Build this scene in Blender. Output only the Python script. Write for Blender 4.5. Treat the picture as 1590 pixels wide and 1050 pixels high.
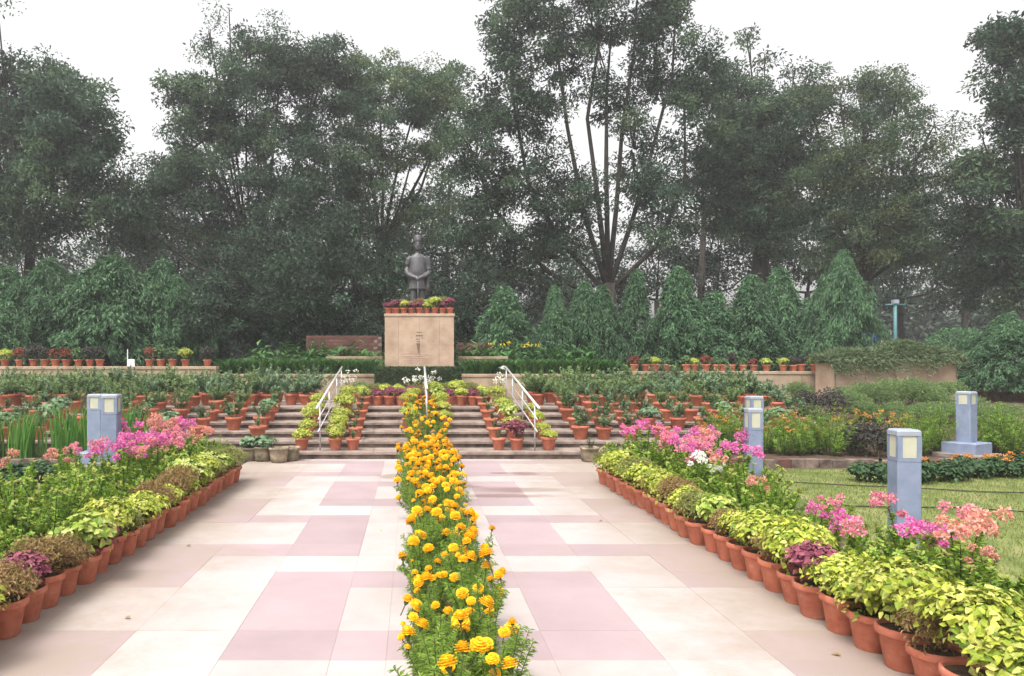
import bpy, math, random
import numpy as np
from mathutils import Vector, Matrix

# ------------------------------------------------------------------ camera, sky, sun, exposure
SC = bpy.context.scene
for o in list(bpy.data.objects):
    bpy.data.objects.remove(o)
COL = SC.collection
R = math.radians
EYE, FPX, VX, VY = 1.6, 1150.0, 640.0, 562.0      # eye height; focal length and vanishing point in photograph pixels

cam = bpy.data.cameras.new("camera")
cam.sensor_fit = 'HORIZONTAL'
cam.sensor_width = 36.0
cam.lens = 36.0 * FPX / 1590.0
cam.shift_x = (795.0 - VX) / 1590.0
cam.shift_y = (VY - 525.0) / 1590.0
cam.clip_start, cam.clip_end = 0.05, 2000.0
camo = bpy.data.objects.new("camera", cam)
camo.location = (0, 0, EYE)
camo.rotation_euler = (R(90), 0, 0)
COL.objects.link(camo)
SC.camera = camo

SUN_EL, SUN_AZ = 62.0, 215.0                      # azimuth measured clockwise from +Y (view direction)
world = bpy.data.worlds.new("World")
SC.world = world
world.use_nodes = True
nt = world.node_tree
nt.nodes.clear()
sky = nt.nodes.new('ShaderNodeTexSky')
sky.sky_type = 'NISHITA'
sky.sun_disc = False
sky.sun_elevation = R(SUN_EL)
sky.sun_rotation = R(SUN_AZ)
sky.air_density = 1.4
sky.dust_density = 6.0
sky.ozone_density = 1.0
hsv = nt.nodes.new('ShaderNodeHueSaturation')
hsv.inputs['Saturation'].default_value = 0.12
bg = nt.nodes.new('ShaderNodeBackground')
bg.inputs['Strength'].default_value = 0.15
wo = nt.nodes.new('ShaderNodeOutputWorld')
nt.links.new(sky.outputs[0], hsv.inputs['Color'])
tint = nt.nodes.new('ShaderNodeMixRGB')                  # thin overcast: warm white
tint.blend_type = 'MULTIPLY'
tint.inputs[0].default_value = 1.0
tint.inputs[2].default_value = (1.03, 1.0, 0.985, 1)
nt.links.new(hsv.outputs[0], tint.inputs[1])
nt.links.new(tint.outputs[0], bg.inputs['Color'])
nt.links.new(bg.outputs[0], wo.inputs['Surface'])

sun = bpy.data.lights.new("sun", 'SUN')
sun.energy = 1.4
sun.angle = R(22)
sun.color = (1.0, 0.95, 0.88)
suno = bpy.data.objects.new("sun", sun)
_d = Vector((math.sin(R(SUN_AZ)) * math.cos(R(SUN_EL)), math.cos(R(SUN_AZ)) * math.cos(R(SUN_EL)), math.sin(R(SUN_EL))))
suno.rotation_euler = _d.to_track_quat('Z', 'Y').to_euler()
suno.location = (0, 0, 30)
COL.objects.link(suno)

SC.view_settings.view_transform = 'Standard'
SC.view_settings.look = 'None'
SC.view_settings.exposure = 1.15
SC.view_settings.gamma = 1.0
SC.view_settings.use_curve_mapping = False
SC.cycles.use_denoising = True
SC.cycles.max_bounces = 6
SC.cycles.transparent_max_bounces = 6
SC.cycles.volume_bounces = 0

# ------------------------------------------------------------------ small helpers
rng = np.random.default_rng(7)
rnd = random.Random(11)


def PX(px, Y):
    return (px - VX) * Y / FPX


def PZ(py, Y):
    return EYE - (py - VY) * Y / FPX


ORD = ("first second third fourth fifth sixth seventh eighth ninth tenth eleventh twelfth thirteenth fourteenth fifteenth "
       "sixteenth seventeenth eighteenth nineteenth twentieth").split()
ORD += ["twenty-" + w for w in ORD[:9]] + ["thirtieth"] + ["thirty-" + w for w in ORD[:9]]


def srgb(r, g, b):
    def f(c):
        c /= 255.0
        return c / 12.92 if c <= 0.04045 else ((c + 0.055) / 1.055) ** 2.4
    return (f(r), f(g), f(b), 1.0)


class MB:
    """collects triangles and builds one mesh"""
    def __init__(self):
        self.v, self.f, self.m, self.s, self.n = [], [], [], [], 0

    def add(self, v, f, mat=0, smooth=False):
        v = np.asarray(v, dtype=np.float64).reshape(-1, 3)
        f = np.asarray(f, dtype=np.int64).reshape(-1, 3)
        self.v.append(v)
        self.f.append(f + self.n)
        self.m.append(np.full(len(f), mat))
        self.s.append(np.full(len(f), smooth))
        self.n += len(v)
        return self

    def box(self, x0, x1, y0, y1, z0, z1, mat=0):
        v = [(x0, y0, z0), (x1, y0, z0), (x1, y1, z0), (x0, y1, z0), (x0, y0, z1), (x1, y0, z1), (x1, y1, z1), (x0, y1, z1)]
        q = [(0, 3, 2, 1), (4, 5, 6, 7), (0, 1, 5, 4), (1, 2, 6, 5), (2, 3, 7, 6), (3, 0, 4, 7)]
        f = []
        for a, b, c, d in q:
            f += [(a, b, c), (a, c, d)]
        return self.add(v, f, mat)

    def cbox(self, x0, x1, y0, y1, z0, z1, c=0.01, mat=0):
        """box with its top edges chamfered"""
        v = [(x0, y0, z0), (x1, y0, z0), (x1, y1, z0), (x0, y1, z0),
             (x0, y0, z1 - c), (x1, y0, z1 - c), (x1, y1, z1 - c), (x0, y1, z1 - c),
             (x0 + c, y0 + c, z1), (x1 - c, y0 + c, z1), (x1 - c, y1 - c, z1), (x0 + c, y1 - c, z1)]
        q = [(0, 3, 2, 1), (8, 9, 10, 11)]
        for a in (0, 4):
            for i in range(4):
                j = (i + 1) % 4
                q.append((a + i, a + j, a + 4 + j, a + 4 + i))
        f = []
        for a, b, c_, d in q:
            f += [(a, b, c_), (a, c_, d)]
        return self.add(v, f, mat)

    def tube(self, pts, rad, n=8, mat=0, cap=True):
        pts = [Vector(p) for p in pts]
        if not hasattr(rad, '__len__'):
            rad = [rad] * len(pts)
        v, f = [], []
        up = Vector((0.13, 0.27, 0.95)).normalized()
        for i, p in enumerate(pts):
            t = (pts[min(i + 1, len(pts) - 1)] - pts[max(i - 1, 0)])
            t = t.normalized() if t.length > 1e-9 else Vector((0, 0, 1))
            a = t.cross(up)
            if a.length < 1e-3:
                a = t.cross(Vector((1, 0, 0)))
            a.normalize()
            b = t.cross(a)
            for k in range(n):
                w = 2 * math.pi * k / n
                v.append(p + (a * math.cos(w) + b * math.sin(w)) * rad[i])
        for i in range(len(pts) - 1):
            for k in range(n):
                k2 = (k + 1) % n
                p0, p1, p2, p3 = i * n + k, i * n + k2, (i + 1) * n + k2, (i + 1) * n + k
                f += [(p0, p2, p1), (p0, p3, p2)]
        if cap:
            for i0, pc in ((0, pts[0]), ((len(pts) - 1) * n, pts[-1])):
                ci = len(v)
                v.append(pc)
                for k in range(n):
                    e = (i0 + k, i0 + (k + 1) % n)
                    f.append((ci, e[0], e[1]) if i0 == 0 else (ci, e[1], e[0]))
        return self.add([tuple(p) for p in v], f, mat, True)

    def lathe(self, prof, n=20, mat=0, smooth=True, closed=False):
        v, f = [], []
        for r_, z_ in prof:
            for k in range(n):
                w = 2 * math.pi * k / n
                v.append((r_ * math.cos(w), r_ * math.sin(w), z_))
        for i in range(len(prof) - 1):
            for k in range(n):
                k2 = (k + 1) % n
                p0, p1, p2, p3 = i * n + k, i * n + k2, (i + 1) * n + k2, (i + 1) * n + k
                f += [(p0, p1, p2), (p0, p2, p3)]
        return self.add(v, f, mat, smooth)

    def mesh(self, name, mats):
        me = bpy.data.meshes.new(name)
        v = np.concatenate(self.v)
        f = np.concatenate(self.f)
        nf = len(f)
        me.vertices.add(len(v))
        me.vertices.foreach_set('co', v.astype(np.float32).ravel())
        me.loops.add(nf * 3)
        me.loops.foreach_set('vertex_index', f.astype(np.int32).ravel())
        me.polygons.add(nf)
        me.polygons.foreach_set('loop_start', np.arange(0, nf * 3, 3, dtype=np.int32))
        me.polygons.foreach_set('loop_total', np.full(nf, 3, dtype=np.int32))
        if not isinstance(mats, (list, tuple)):
            mats = [mats]
        for m in mats:
            me.materials.append(m)
        me.polygons.foreach_set('material_index', np.concatenate(self.m).astype(np.int32))
        me.polygons.foreach_set('use_smooth', np.concatenate(self.s).astype(bool))
        me.update(calc_edges=True)
        return me


def link(name, data, parent=None, loc=(0, 0, 0), rz=0.0, sc=1.0, rot=None, kind=None):
    o = bpy.data.objects.new(name, data)
    o.location = loc
    o.rotation_euler = rot if rot is not None else (0, 0, rz)
    o.scale = (sc, sc, sc) if not hasattr(sc, '__len__') else sc
    if parent is not None:
        o.parent = parent
    if kind:
        o["kind"] = kind
    COL.objects.link(o)
    return o


def tag(o, label, cat, group=None):
    o["label"] = label
    o["category"] = cat
    if group:
        o["group"] = group
    return o


def thing(name, label, cat, loc=(0, 0, 0), rz=0.0, group=None, sc=1.0):
    return tag(link(name, None, None, loc, rz, sc), label, cat, group)


def struct(name, mb, mat, loc=(0, 0, 0)):
    o = link(name, mb.mesh(name, mat), None, loc)
    o["kind"] = "structure"
    return o


# ------------------------------------------------------------------ materials
def new_mat(name):
    m = bpy.data.materials.new(name)
    m.use_nodes = True
    return m, m.node_tree, m.node_tree.nodes['Principled BSDF']


def ramp_node(t, stops):
    r_ = t.nodes.new('ShaderNodeValToRGB')
    while len(r_.color_ramp.elements) < len(stops):
        r_.color_ramp.elements.new(0.5)
    for e, (p, c) in zip(r_.color_ramp.elements, stops):
        e.position = p
        e.color = c if len(c) == 4 else (*c, 1)
    return r_


def leaf_mat(name, cols, trans=0.3, rough=0.55, obj_var=0.12, spec=0.25):
    """colour varies from leaf to leaf and a little from plant to plant; light passes through"""
    m, t, p = new_mat(name)
    geo = t.nodes.new('ShaderNodeNewGeometry')
    n = len(cols)
    rr = ramp_node(t, [(i / max(1, n - 1), c) for i, c in enumerate(cols)])
    t.links.new(geo.outputs['Random Per Island'], rr.inputs[0])
    oi = t.nodes.new('ShaderNodeObjectInfo')
    mr = t.nodes.new('ShaderNodeMapRange')
    mr.inputs['To Min'].default_value = 1 - obj_var
    mr.inputs['To Max'].default_value = 1 + obj_var
    t.links.new(oi.outputs['Random'], mr.inputs['Value'])
    hs = t.nodes.new('ShaderNodeHueSaturation')
    t.links.new(rr.outputs[0], hs.inputs['Color'])
    t.links.new(mr.outputs[0], hs.inputs['Value'])
    t.links.new(hs.outputs[0], p.inputs['Base Color'])
    p.inputs['Roughness'].default_value = rough
    p.inputs['Specular IOR Level'].default_value = spec
    tr = t.nodes.new('ShaderNodeBsdfTranslucent')
    t.links.new(hs.outputs[0], tr.inputs['Color'])
    mx = t.nodes.new('ShaderNodeMixShader')
    mx.inputs[0].default_value = trans
    t.links.new(p.outputs[0], mx.inputs[1])
    t.links.new(tr.outputs[0], mx.inputs[2])
    t.links.new(mx.outputs[0], t.nodes['Material Output'].inputs['Surface'])
    return m


def noise_mat(name, stops, scale=6.0, detail=6.0, rough=0.85, bump=0.0, bscale=40.0, spec=0.3, obj_var=0.0, metal=0.0):
    m, t, p = new_mat(name)
    geo = t.nodes.new('ShaderNodeNewGeometry')
    nz = t.nodes.new('ShaderNodeTexNoise')
    nz.inputs['Scale'].default_value = scale
    nz.inputs['Detail'].default_value = detail
    nz.inputs['Roughness'].default_value = 0.62
    t.links.new(geo.outputs['Position'], nz.inputs['Vector'])
    rr = ramp_node(t, stops)
    t.links.new(nz.outputs[0], rr.inputs[0])
    out = rr.outputs[0]
    if obj_var:
        oi = t.nodes.new('ShaderNodeObjectInfo')
        mr = t.nodes.new('ShaderNodeMapRange')
        mr.inputs['To Min'].default_value = 1 - obj_var
        mr.inputs['To Max'].default_value = 1 + obj_var
        t.links.new(oi.outputs['Random'], mr.inputs['Value'])
        hs = t.nodes.new('ShaderNodeHueSaturation')
        t.links.new(out, hs.inputs['Color'])
        t.links.new(mr.outputs[0], hs.inputs['Value'])
        out = hs.outputs[0]
    t.links.new(out, p.inputs['Base Color'])
    p.inputs['Roughness'].default_value = rough
    p.inputs['Specular IOR Level'].default_value = spec
    p.inputs['Metallic'].default_value = metal
    if bump:
        nb = t.nodes.new('ShaderNodeTexNoise')
        nb.inputs['Scale'].default_value = bscale
        nb.inputs['Detail'].default_value = 5
        t.links.new(geo.outputs['Position'], nb.inputs['Vector'])
        b = t.nodes.new('ShaderNodeBump')
        b.inputs['Strength'].default_value = bump
        b.inputs['Distance'].default_value = 0.02
        t.links.new(nb.outputs[0], b.inputs['Height'])
        t.links.new(b.outputs[0], p.inputs['Normal'])
    return m


def paving_mat(name, base, dark):
    """stone paving: mottling, slab-to-slab variation, soil washed out of the pots along the edges, damp marks near the steps"""
    m, t, p = new_mat(name)
    N, L = t.nodes.new, t.links.new
    geo = N('ShaderNodeNewGeometry')
    sep = N('ShaderNodeSeparateXYZ')
    L(geo.outputs['Position'], sep.inputs[0])
    n1 = N('ShaderNodeTexNoise')
    n1.inputs['Scale'].default_value = 1.7
    n1.inputs['Detail'].default_value = 8
    n1.inputs['Roughness'].default_value = 0.65
    L(geo.outputs['Position'], n1.inputs['Vector'])
    r1 = ramp_node(t, [(0.3, dark), (0.62, base)])
    L(n1.outputs[0], r1.inputs[0])
    oi = N('ShaderNodeObjectInfo')
    mr = N('ShaderNodeMapRange')
    mr.inputs['To Min'].default_value = 0.93
    mr.inputs['To Max'].default_value = 1.04
    L(oi.outputs['Random'], mr.inputs['Value'])
    hs = N('ShaderNodeHueSaturation')
    L(r1.outputs[0], hs.inputs['Color'])
    L(mr.outputs[0], hs.inputs['Value'])

    def math_(op, a, b=None, c=None):
        q = N('ShaderNodeMath')
        q.operation = op
        for i, x in enumerate((a, b, c)):
            if x is None:
                continue
            if isinstance(x, (int, float)):
                q.inputs[i].default_value = x
            else:
                L(x, q.inputs[i])
        return q.outputs[0]

    # soil dirt towards the pots
    n2 = N('ShaderNodeTexNoise')
    n2.inputs['Scale'].default_value = 2.2
    n2.inputs['Detail'].default_value = 9
    n2.inputs['Roughness'].default_value = 0.72
    L(geo.outputs['Position'], n2.inputs['Vector'])
    d = math_('ABSOLUTE', math_('SUBTRACT', sep.outputs[0], 0.09))
    e = math_('SUBTRACT', d, 1.25)
    e = math_('MULTIPLY', e, 0.62)
    e = math_('ADD', e, math_('MULTIPLY', math_('SUBTRACT', n2.outputs[0], 0.5), 1.5))
    n3 = N('ShaderNodeTexNoise')
    n3.inputs['Scale'].default_value = 0.9
    n3.inputs['Detail'].default_value = 10
    n3.inputs['Roughness'].default_value = 0.8
    L(geo.outputs['Position'], n3.inputs['Vector'])
    e = math_('ADD', e, math_('MULTIPLY', math_('MAXIMUM', math_('SUBTRACT', n3.outputs[0], 0.5), 0.0), 2.2))
    rd = ramp_node(t, [(0.02, (0, 0, 0)), (0.7, (0.75, 0.75, 0.75))])
    L(e, rd.inputs[0])
    mx = N('ShaderNodeMixRGB')
    L(rd.outputs[0], mx.inputs[0])
    L(hs.outputs[0], mx.inputs[1])
    mx.inputs[2].default_value = (0.255, 0.21, 0.165, 1)
    out = mx.outputs[0]
    # damp marks: world-space puddle shapes
    wet = None
    for (cx, cy, rx, ry) in ((1.35, 9.25, 0.62, 0.2), (1.15, 8.85, 0.7, 0.13), (1.62, 10.6, 0.22, 0.2), (1.25, 10.65, 0.16, 0.1), (-0.22, 10.35, 0.25, 0.28), (0.62, 9.5, 0.3, 0.12)):
        a = math_('POWER', math_('DIVIDE', math_('SUBTRACT', sep.outputs[0], cx), rx), 2.0)
        b = math_('POWER', math_('DIVIDE', math_('SUBTRACT', sep.outputs[1], cy), ry), 2.0)
        q = math_('SUBTRACT', 1.25, math_('ADD', a, b))
        q = math_('ADD', q, math_('MULTIPLY', math_('SUBTRACT', n2.outputs[0], 0.5), 2.2))
        q = math_('MAXIMUM', q, 0.0)
        wet = q if wet is None else math_('MAXIMUM', wet, q)
    rw = ramp_node(t, [(0.0, (0, 0, 0)), (1.0, (1, 1, 1))])
    L(wet, rw.inputs[0])
    mw = N('ShaderNodeMixRGB')
    mw.blend_type = 'MULTIPLY'
    L(rw.outputs[0], mw.inputs[0])
    L(out, mw.inputs[1])
    mw.inputs[2].default_value = (0.82, 0.76, 0.72, 1)
    L(mw.outputs[0], p.inputs['Base Color'])
    rq = N('ShaderNodeMapRange')
    rq.inputs['To Min'].default_value = 0.62
    rq.inputs['To Max'].default_value = 0.3
    L(rw.outputs[0], rq.inputs['Value'])
    L(rq.outputs[0], p.inputs['Roughness'])
    p.inputs['Specular IOR Level'].default_value = 0.3
    nb = N('ShaderNodeTexNoise')
    nb.inputs['Scale'].default_value = 55
    nb.inputs['Detail'].default_value = 4
    L(geo.outputs['Position'], nb.inputs['Vector'])
    bp = N('ShaderNodeBump')
    bp.inputs['Strength'].default_value = 0.12
    bp.inputs['Distance'].default_value = 0.01
    L(nb.outputs[0], bp.inputs['Height'])
    L(bp.outputs[0], p.inputs['Normal'])
    return m


M = {}
M['cream'] = paving_mat('cream_stone', (0.395, 0.352, 0.345), (0.34, 0.298, 0.285))
M['pink'] = paving_mat('pink_stone', (0.32, 0.25, 0.262), (0.28, 0.216, 0.226))
M['grout'] = noise_mat('grout', [(0.3, (0.24, 0.20, 0.18)), (0.7, (0.32, 0.27, 0.25))], 8)
M['soil'] = noise_mat('soil', [(0.3, (0.035, 0.022, 0.015)), (0.7, (0.11, 0.07, 0.045))], 14, bump=0.8)
M['earth'] = noise_mat('earth', [(0.3, (0.05, 0.045, 0.02)), (0.55, (0.09, 0.075, 0.035)), (0.75, (0.06, 0.09, 0.03))], 1.4, bump=0.5)
M['lawn'] = noise_mat('lawn', [(0.3, (0.08, 0.115, 0.03)), (0.5, (0.14, 0.17, 0.045)), (0.7, (0.22, 0.21, 0.09))], 2.2, bump=0.6, bscale=90)
M['terracotta'] = noise_mat('terracotta', [(0.3, (0.32, 0.095, 0.056)), (0.5, (0.44, 0.14, 0.082)), (0.63, (0.46, 0.165, 0.105)), (0.74, (0.50, 0.30, 0.24))], 11, rough=0.8, bump=0.15, bscale=60, obj_var=0.14)
M['old_pot'] = noise_mat('weathered_pot', [(0.3, (0.06, 0.07, 0.04)), (0.55, (0.22, 0.17, 0.12)), (0.75, (0.42, 0.33, 0.25))], 9, rough=0.9, bump=0.4, obj_var=0.2)
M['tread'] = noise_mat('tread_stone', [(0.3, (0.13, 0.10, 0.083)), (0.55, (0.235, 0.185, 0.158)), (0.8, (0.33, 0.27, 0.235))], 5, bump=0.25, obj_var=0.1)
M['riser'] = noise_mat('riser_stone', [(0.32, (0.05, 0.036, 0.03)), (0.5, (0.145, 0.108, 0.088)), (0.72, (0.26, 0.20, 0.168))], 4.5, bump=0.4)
M['sandstone'] = noise_mat('sandstone', [(0.3, (0.30, 0.205, 0.145)), (0.55, (0.41, 0.30, 0.22)), (0.75, (0.47, 0.365, 0.285))], 2.6, bump=0.15, obj_var=0.06)
M['wallstone'] = noise_mat('wall_stone', [(0.28, (0.17, 0.125, 0.085)), (0.5, (0.32, 0.245, 0.17)), (0.72, (0.39, 0.31, 0.23))], 2.2, bump=0.3, obj_var=0.08)
M['brick'] = noise_mat('red_brick', [(0.3, (0.075, 0.036, 0.03)), (0.7, (0.14, 0.065, 0.052))], 6, bump=0.3, obj_var=0.22)
M['mortar'] = noise_mat('mortar', [(0.3, (0.16, 0.12, 0.10)), (0.7, (0.28, 0.23, 0.2))], 9)
M['bronze'] = noise_mat('statue_bronze', [(0.3, (0.05, 0.05, 0.056)), (0.7, (0.105, 0.102, 0.11))], 7, rough=0.5, bump=0.1, spec=0.5, metal=0.25)
M['engraved'] = noise_mat('engraved', [(0.3, (0.10, 0.075, 0.05)), (0.7, (0.2, 0.15, 0.1))], 20)
M['faint'] = noise_mat('faint_engraving', [(0.3, (0.48, 0.32, 0.26)), (0.7, (0.56, 0.40, 0.33))], 20)
M['lamp'] = noise_mat('lamp_paint', [(0.3, (0.15, 0.19, 0.275)), (0.5, (0.185, 0.225, 0.32)), (0.7, (0.215, 0.255, 0.355))], 9, rough=0.5, spec=0.4)
M['lampcap'] = noise_mat('lamp_cap_paint', [(0.3, (0.25, 0.28, 0.34)), (0.7, (0.31, 0.34, 0.40))], 5, rough=0.5)
M['frost'] = noise_mat('frosted_glass', [(0.3, (0.40, 0.40, 0.31)), (0.7, (0.48, 0.48, 0.38))], 4, rough=0.3, spec=0.5)
M['steel'] = noise_mat('rail_steel', [(0.3, (0.36, 0.35, 0.34)), (0.7, (0.5, 0.49, 0.48))], 6, rough=0.38, spec=0.5, metal=0.35)
M['railtop'] = noise_mat('rail_top_steel', [(0.3, (0.48, 0.48, 0.47)), (0.7, (0.6, 0.6, 0.58))], 6, rough=0.35, spec=0.5, metal=0.2)
M['bark'] = noise_mat('bark', [(0.3, (0.022, 0.018, 0.016)), (0.7, (0.06, 0.05, 0.042))], 5, rough=0.95, bump=0.7, bscale=12)
M['stem'] = noise_mat('stem', [(0.3, (0.05, 0.07, 0.025)), (0.7, (0.10, 0.12, 0.05))], 9)
M['woodstem'] = noise_mat('woody_stem', [(0.3, (0.05, 0.035, 0.022)), (0.7, (0.12, 0.09, 0.06))], 9)
M['black'] = noise_mat('black_hose', [(0.3, (0.012, 0.012, 0.012)), (0.7, (0.03, 0.03, 0.03))], 9, rough=0.5)
M['teal'] = noise_mat('teal_paint', [(0.3, (0.06, 0.15, 0.16)), (0.7, (0.09, 0.20, 0.21))], 3, rough=0.5)
M['blue'] = noise_mat('blue_sheet', [(0.3, (0.04, 0.06, 0.30)), (0.7, (0.07, 0.10, 0.42))], 4, rough=0.6)
M['white'] = noise_mat('white_paint', [(0.3, (0.6, 0.62, 0.66)), (0.7, (0.78, 0.78, 0.8))], 4, rough=0.6)

G = lambda *c: tuple(c)
M['lime'] = leaf_mat('lime_leaf', [G(.12, .21, .025), G(.32, .39, .04), G(.48, .51, .075), G(.55, .55, .17), G(.24, .33, .03)], 0.35)
M['limegreen'] = leaf_mat('lime_green_leaf', [G(.12, .21, .03), G(.26, .37, .045), G(.43, .48, .12), G(.52, .54, .24)], 0.32)
M['maroon'] = leaf_mat('maroon_leaf', [G(.10, .02, .035), G(.20, .045, .075), G(.30, .10, .14), G(.16, .03, .06)], 0.25)
M['bronzeleaf'] = leaf_mat('bronze_leaf', [G(.17, .125, .045), G(.27, .20, .075), G(.32, .19, .10), G(.21, .18, .055)], 0.3)
M['olive'] = leaf_mat('olive_leaf', [G(.14, .16, .04), G(.25, .27, .08), G(.32, .32, .12)], 0.3)
M['rose'] = leaf_mat('rose_leaf', [G(.06, .12, .05), G(.11, .19, .08), G(.18, .27, .11)], 0.25)
M['bluegreen'] = leaf_mat('blue_green_leaf', [G(.09, .16, .085), G(.15, .24, .13), G(.24, .33, .18)], 0.25)
M['softgreen'] = leaf_mat('soft_green_leaf', [G(.10, .17, .06), G(.17, .26, .10), G(.26, .35, .14)], 0.35)
M['freshgreen'] = leaf_mat('fresh_green_leaf', [G(.14, .27, .045), G(.23, .38, .06), G(.33, .47, .085)], 0.38)
M['bougleaf'] = leaf_mat('bougainvillea_leaf', [G(.11, .25, .035), G(.22, .40, .045), G(.36, .50, .06), G(.15, .31, .05), G(.40, .44, .08)], 0.35)
M['bougtip'] = leaf_mat('bougainvillea_young_leaf', [G(.28, .24, .07), G(.28, .36, .07), G(.24, .38, .06)], 0.35)
M['magenta'] = leaf_mat('magenta_bract', [G(.62, .10, .36), G(.74, .20, .50), G(.76, .30, .52)], 0.35)
M['rosepink'] = leaf_mat('rose_pink_bract', [G(.66, .17, .27), G(.76, .30, .38), G(.76, .38, .44)], 0.35)
M['salmon'] = leaf_mat('salmon_bract', [G(.60, .22, .17), G(.70, .35, .27), G(.72, .42, .38)], 0.35)
M['whitebract'] = leaf_mat('white_bract', [G(.75, .76, .70), G(.84, .84, .80)], 0.3)
M['marileaf'] = leaf_mat('marigold_leaf', [G(.15, .26, .05), G(.25, .39, .07), G(.37, .50, .10)], 0.35)
M['petal'] = leaf_mat('marigold_petal', [G(.80, .40, .008), G(.88, .52, .012), G(.92, .60, .02)], 0.25, obj_var=0.1)
M['reed'] = leaf_mat('reed_leaf', [G(.06, .17, .03), G(.10, .25, .045), G(.17, .33, .06)], 0.35)
M['strap'] = leaf_mat('strap_leaf', [G(.03, .085, .025), G(.06, .15, .04), G(.10, .21, .055)], 0.25)
M['hedge'] = leaf_mat('hedge_leaf', [G(.018, .05, .018), G(.035, .08, .028), G(.05, .10, .035)], 0.15)
M['juniper'] = leaf_mat('juniper_leaf', [G(.08, .125, .06), G(.13, .18, .09), G(.19, .235, .125)], 0.2)
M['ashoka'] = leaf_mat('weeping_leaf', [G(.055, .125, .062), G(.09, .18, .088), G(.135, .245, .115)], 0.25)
M['ashokadark'] = leaf_mat('dark_weeping_leaf', [G(.03, .072, .038), G(.048, .105, .053), G(.068, .135, .065)], 0.2)  # darker leaf tone, given to a random share of the tufts
M['tree'] = leaf_mat('tree_leaf', [G(.038, .072, .046), G(.06, .11, .068), G(.098, .16, .096)], 0.3, obj_var=0.2)
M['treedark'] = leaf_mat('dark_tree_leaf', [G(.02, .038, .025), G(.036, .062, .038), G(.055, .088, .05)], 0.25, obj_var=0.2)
M['treelight'] = leaf_mat('light_tree_leaf', [G(.064, .112, .062), G(.105, .168, .086), G(.155, .22, .112)], 0.35, obj_var=0.15)
M['treelight2'] = leaf_mat('yellowish_tree_leaf', [G(.08, .11, .05), G(.12, .155, .065), G(.16, .20, .085)], 0.35)
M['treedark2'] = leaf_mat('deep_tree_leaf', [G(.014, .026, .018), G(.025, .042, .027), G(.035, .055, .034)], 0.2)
M['redleaf'] = leaf_mat('red_leaf', [G(.18, .04, .04), G(.28, .08, .05), G(.22, .10, .05)], 0.25)
M['darkleaf'] = leaf_mat('dark_leaf', [G(.03, .035, .03), G(.06, .06, .05), G(.09, .07, .06)], 0.2)
M['orange'] = leaf_mat('orange_petal', [G(.55, .20, .03), G(.70, .32, .05), G(.62, .26, .10)], 0.25)
M['yellow'] = leaf_mat('yellow_petal', [G(.75, .60, .05), G(.82, .68, .1)], 0.25)
M['grass'] = leaf_mat('grass_blade', [G(.09, .14, .03), G(.16, .21, .05), G(.25, .25, .09)], 0.3)


# ------------------------------------------------------------------ foliage generators (numpy)
def unit(a):
    return a / np.maximum(np.linalg.norm(a, axis=-1, keepdims=True), 1e-9)


def leaves(mb, pos, d, nrm, L, W, mat=0, detail=1, fold=0.18, droop=0.15):
    """pos, d (tip direction), nrm (face direction): (n,3); L, W: (n,)"""
    n = len(pos)
    L = np.broadcast_to(np.asarray(L, float), (n,))[:, None]
    W = np.broadcast_to(np.asarray(W, float), (n,))[:, None]
    d = unit(d)
    s = unit(np.cross(d, nrm))
    u = np.cross(s, d)
    if detail == 0:
        v = np.stack([pos, pos + d * L * .5 + s * W * .5 + u * W * fold, pos + d * L - u * L * droop, pos + d * L * .5 - s * W * .5 + u * W * fold], 1)
        f = np.array([[0, 1, 2], [0, 2, 3]])
    else:
        v = np.stack([pos, pos + d * L * .38 + s * W * .5 + u * W * fold, pos + d * L * .42, pos + d * L * .38 - s * W * .5 + u * W * fold,
                      pos + d * L * .78 + s * W * .27 + u * W * fold * .3 - u * L * droop * .5, pos + d * L * .78 - s * W * .27 + u * W * fold * .3 - u * L * droop * .5,
                      pos + d * L - u * L * droop], 1)
        f = np.array([[0, 1, 2], [0, 2, 3], [2, 1, 4], [2, 5, 3], [2, 4, 6], [2, 6, 5]])
    k = v.shape[1]
    F = (f[None] + (np.arange(n) * k)[:, None, None]).reshape(-1, 3)
    mb.add(v.reshape(-1, 3), F, mat)


def sph(n, r_):
    return unit(r_.normal(size=(n, 3)))


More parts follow.
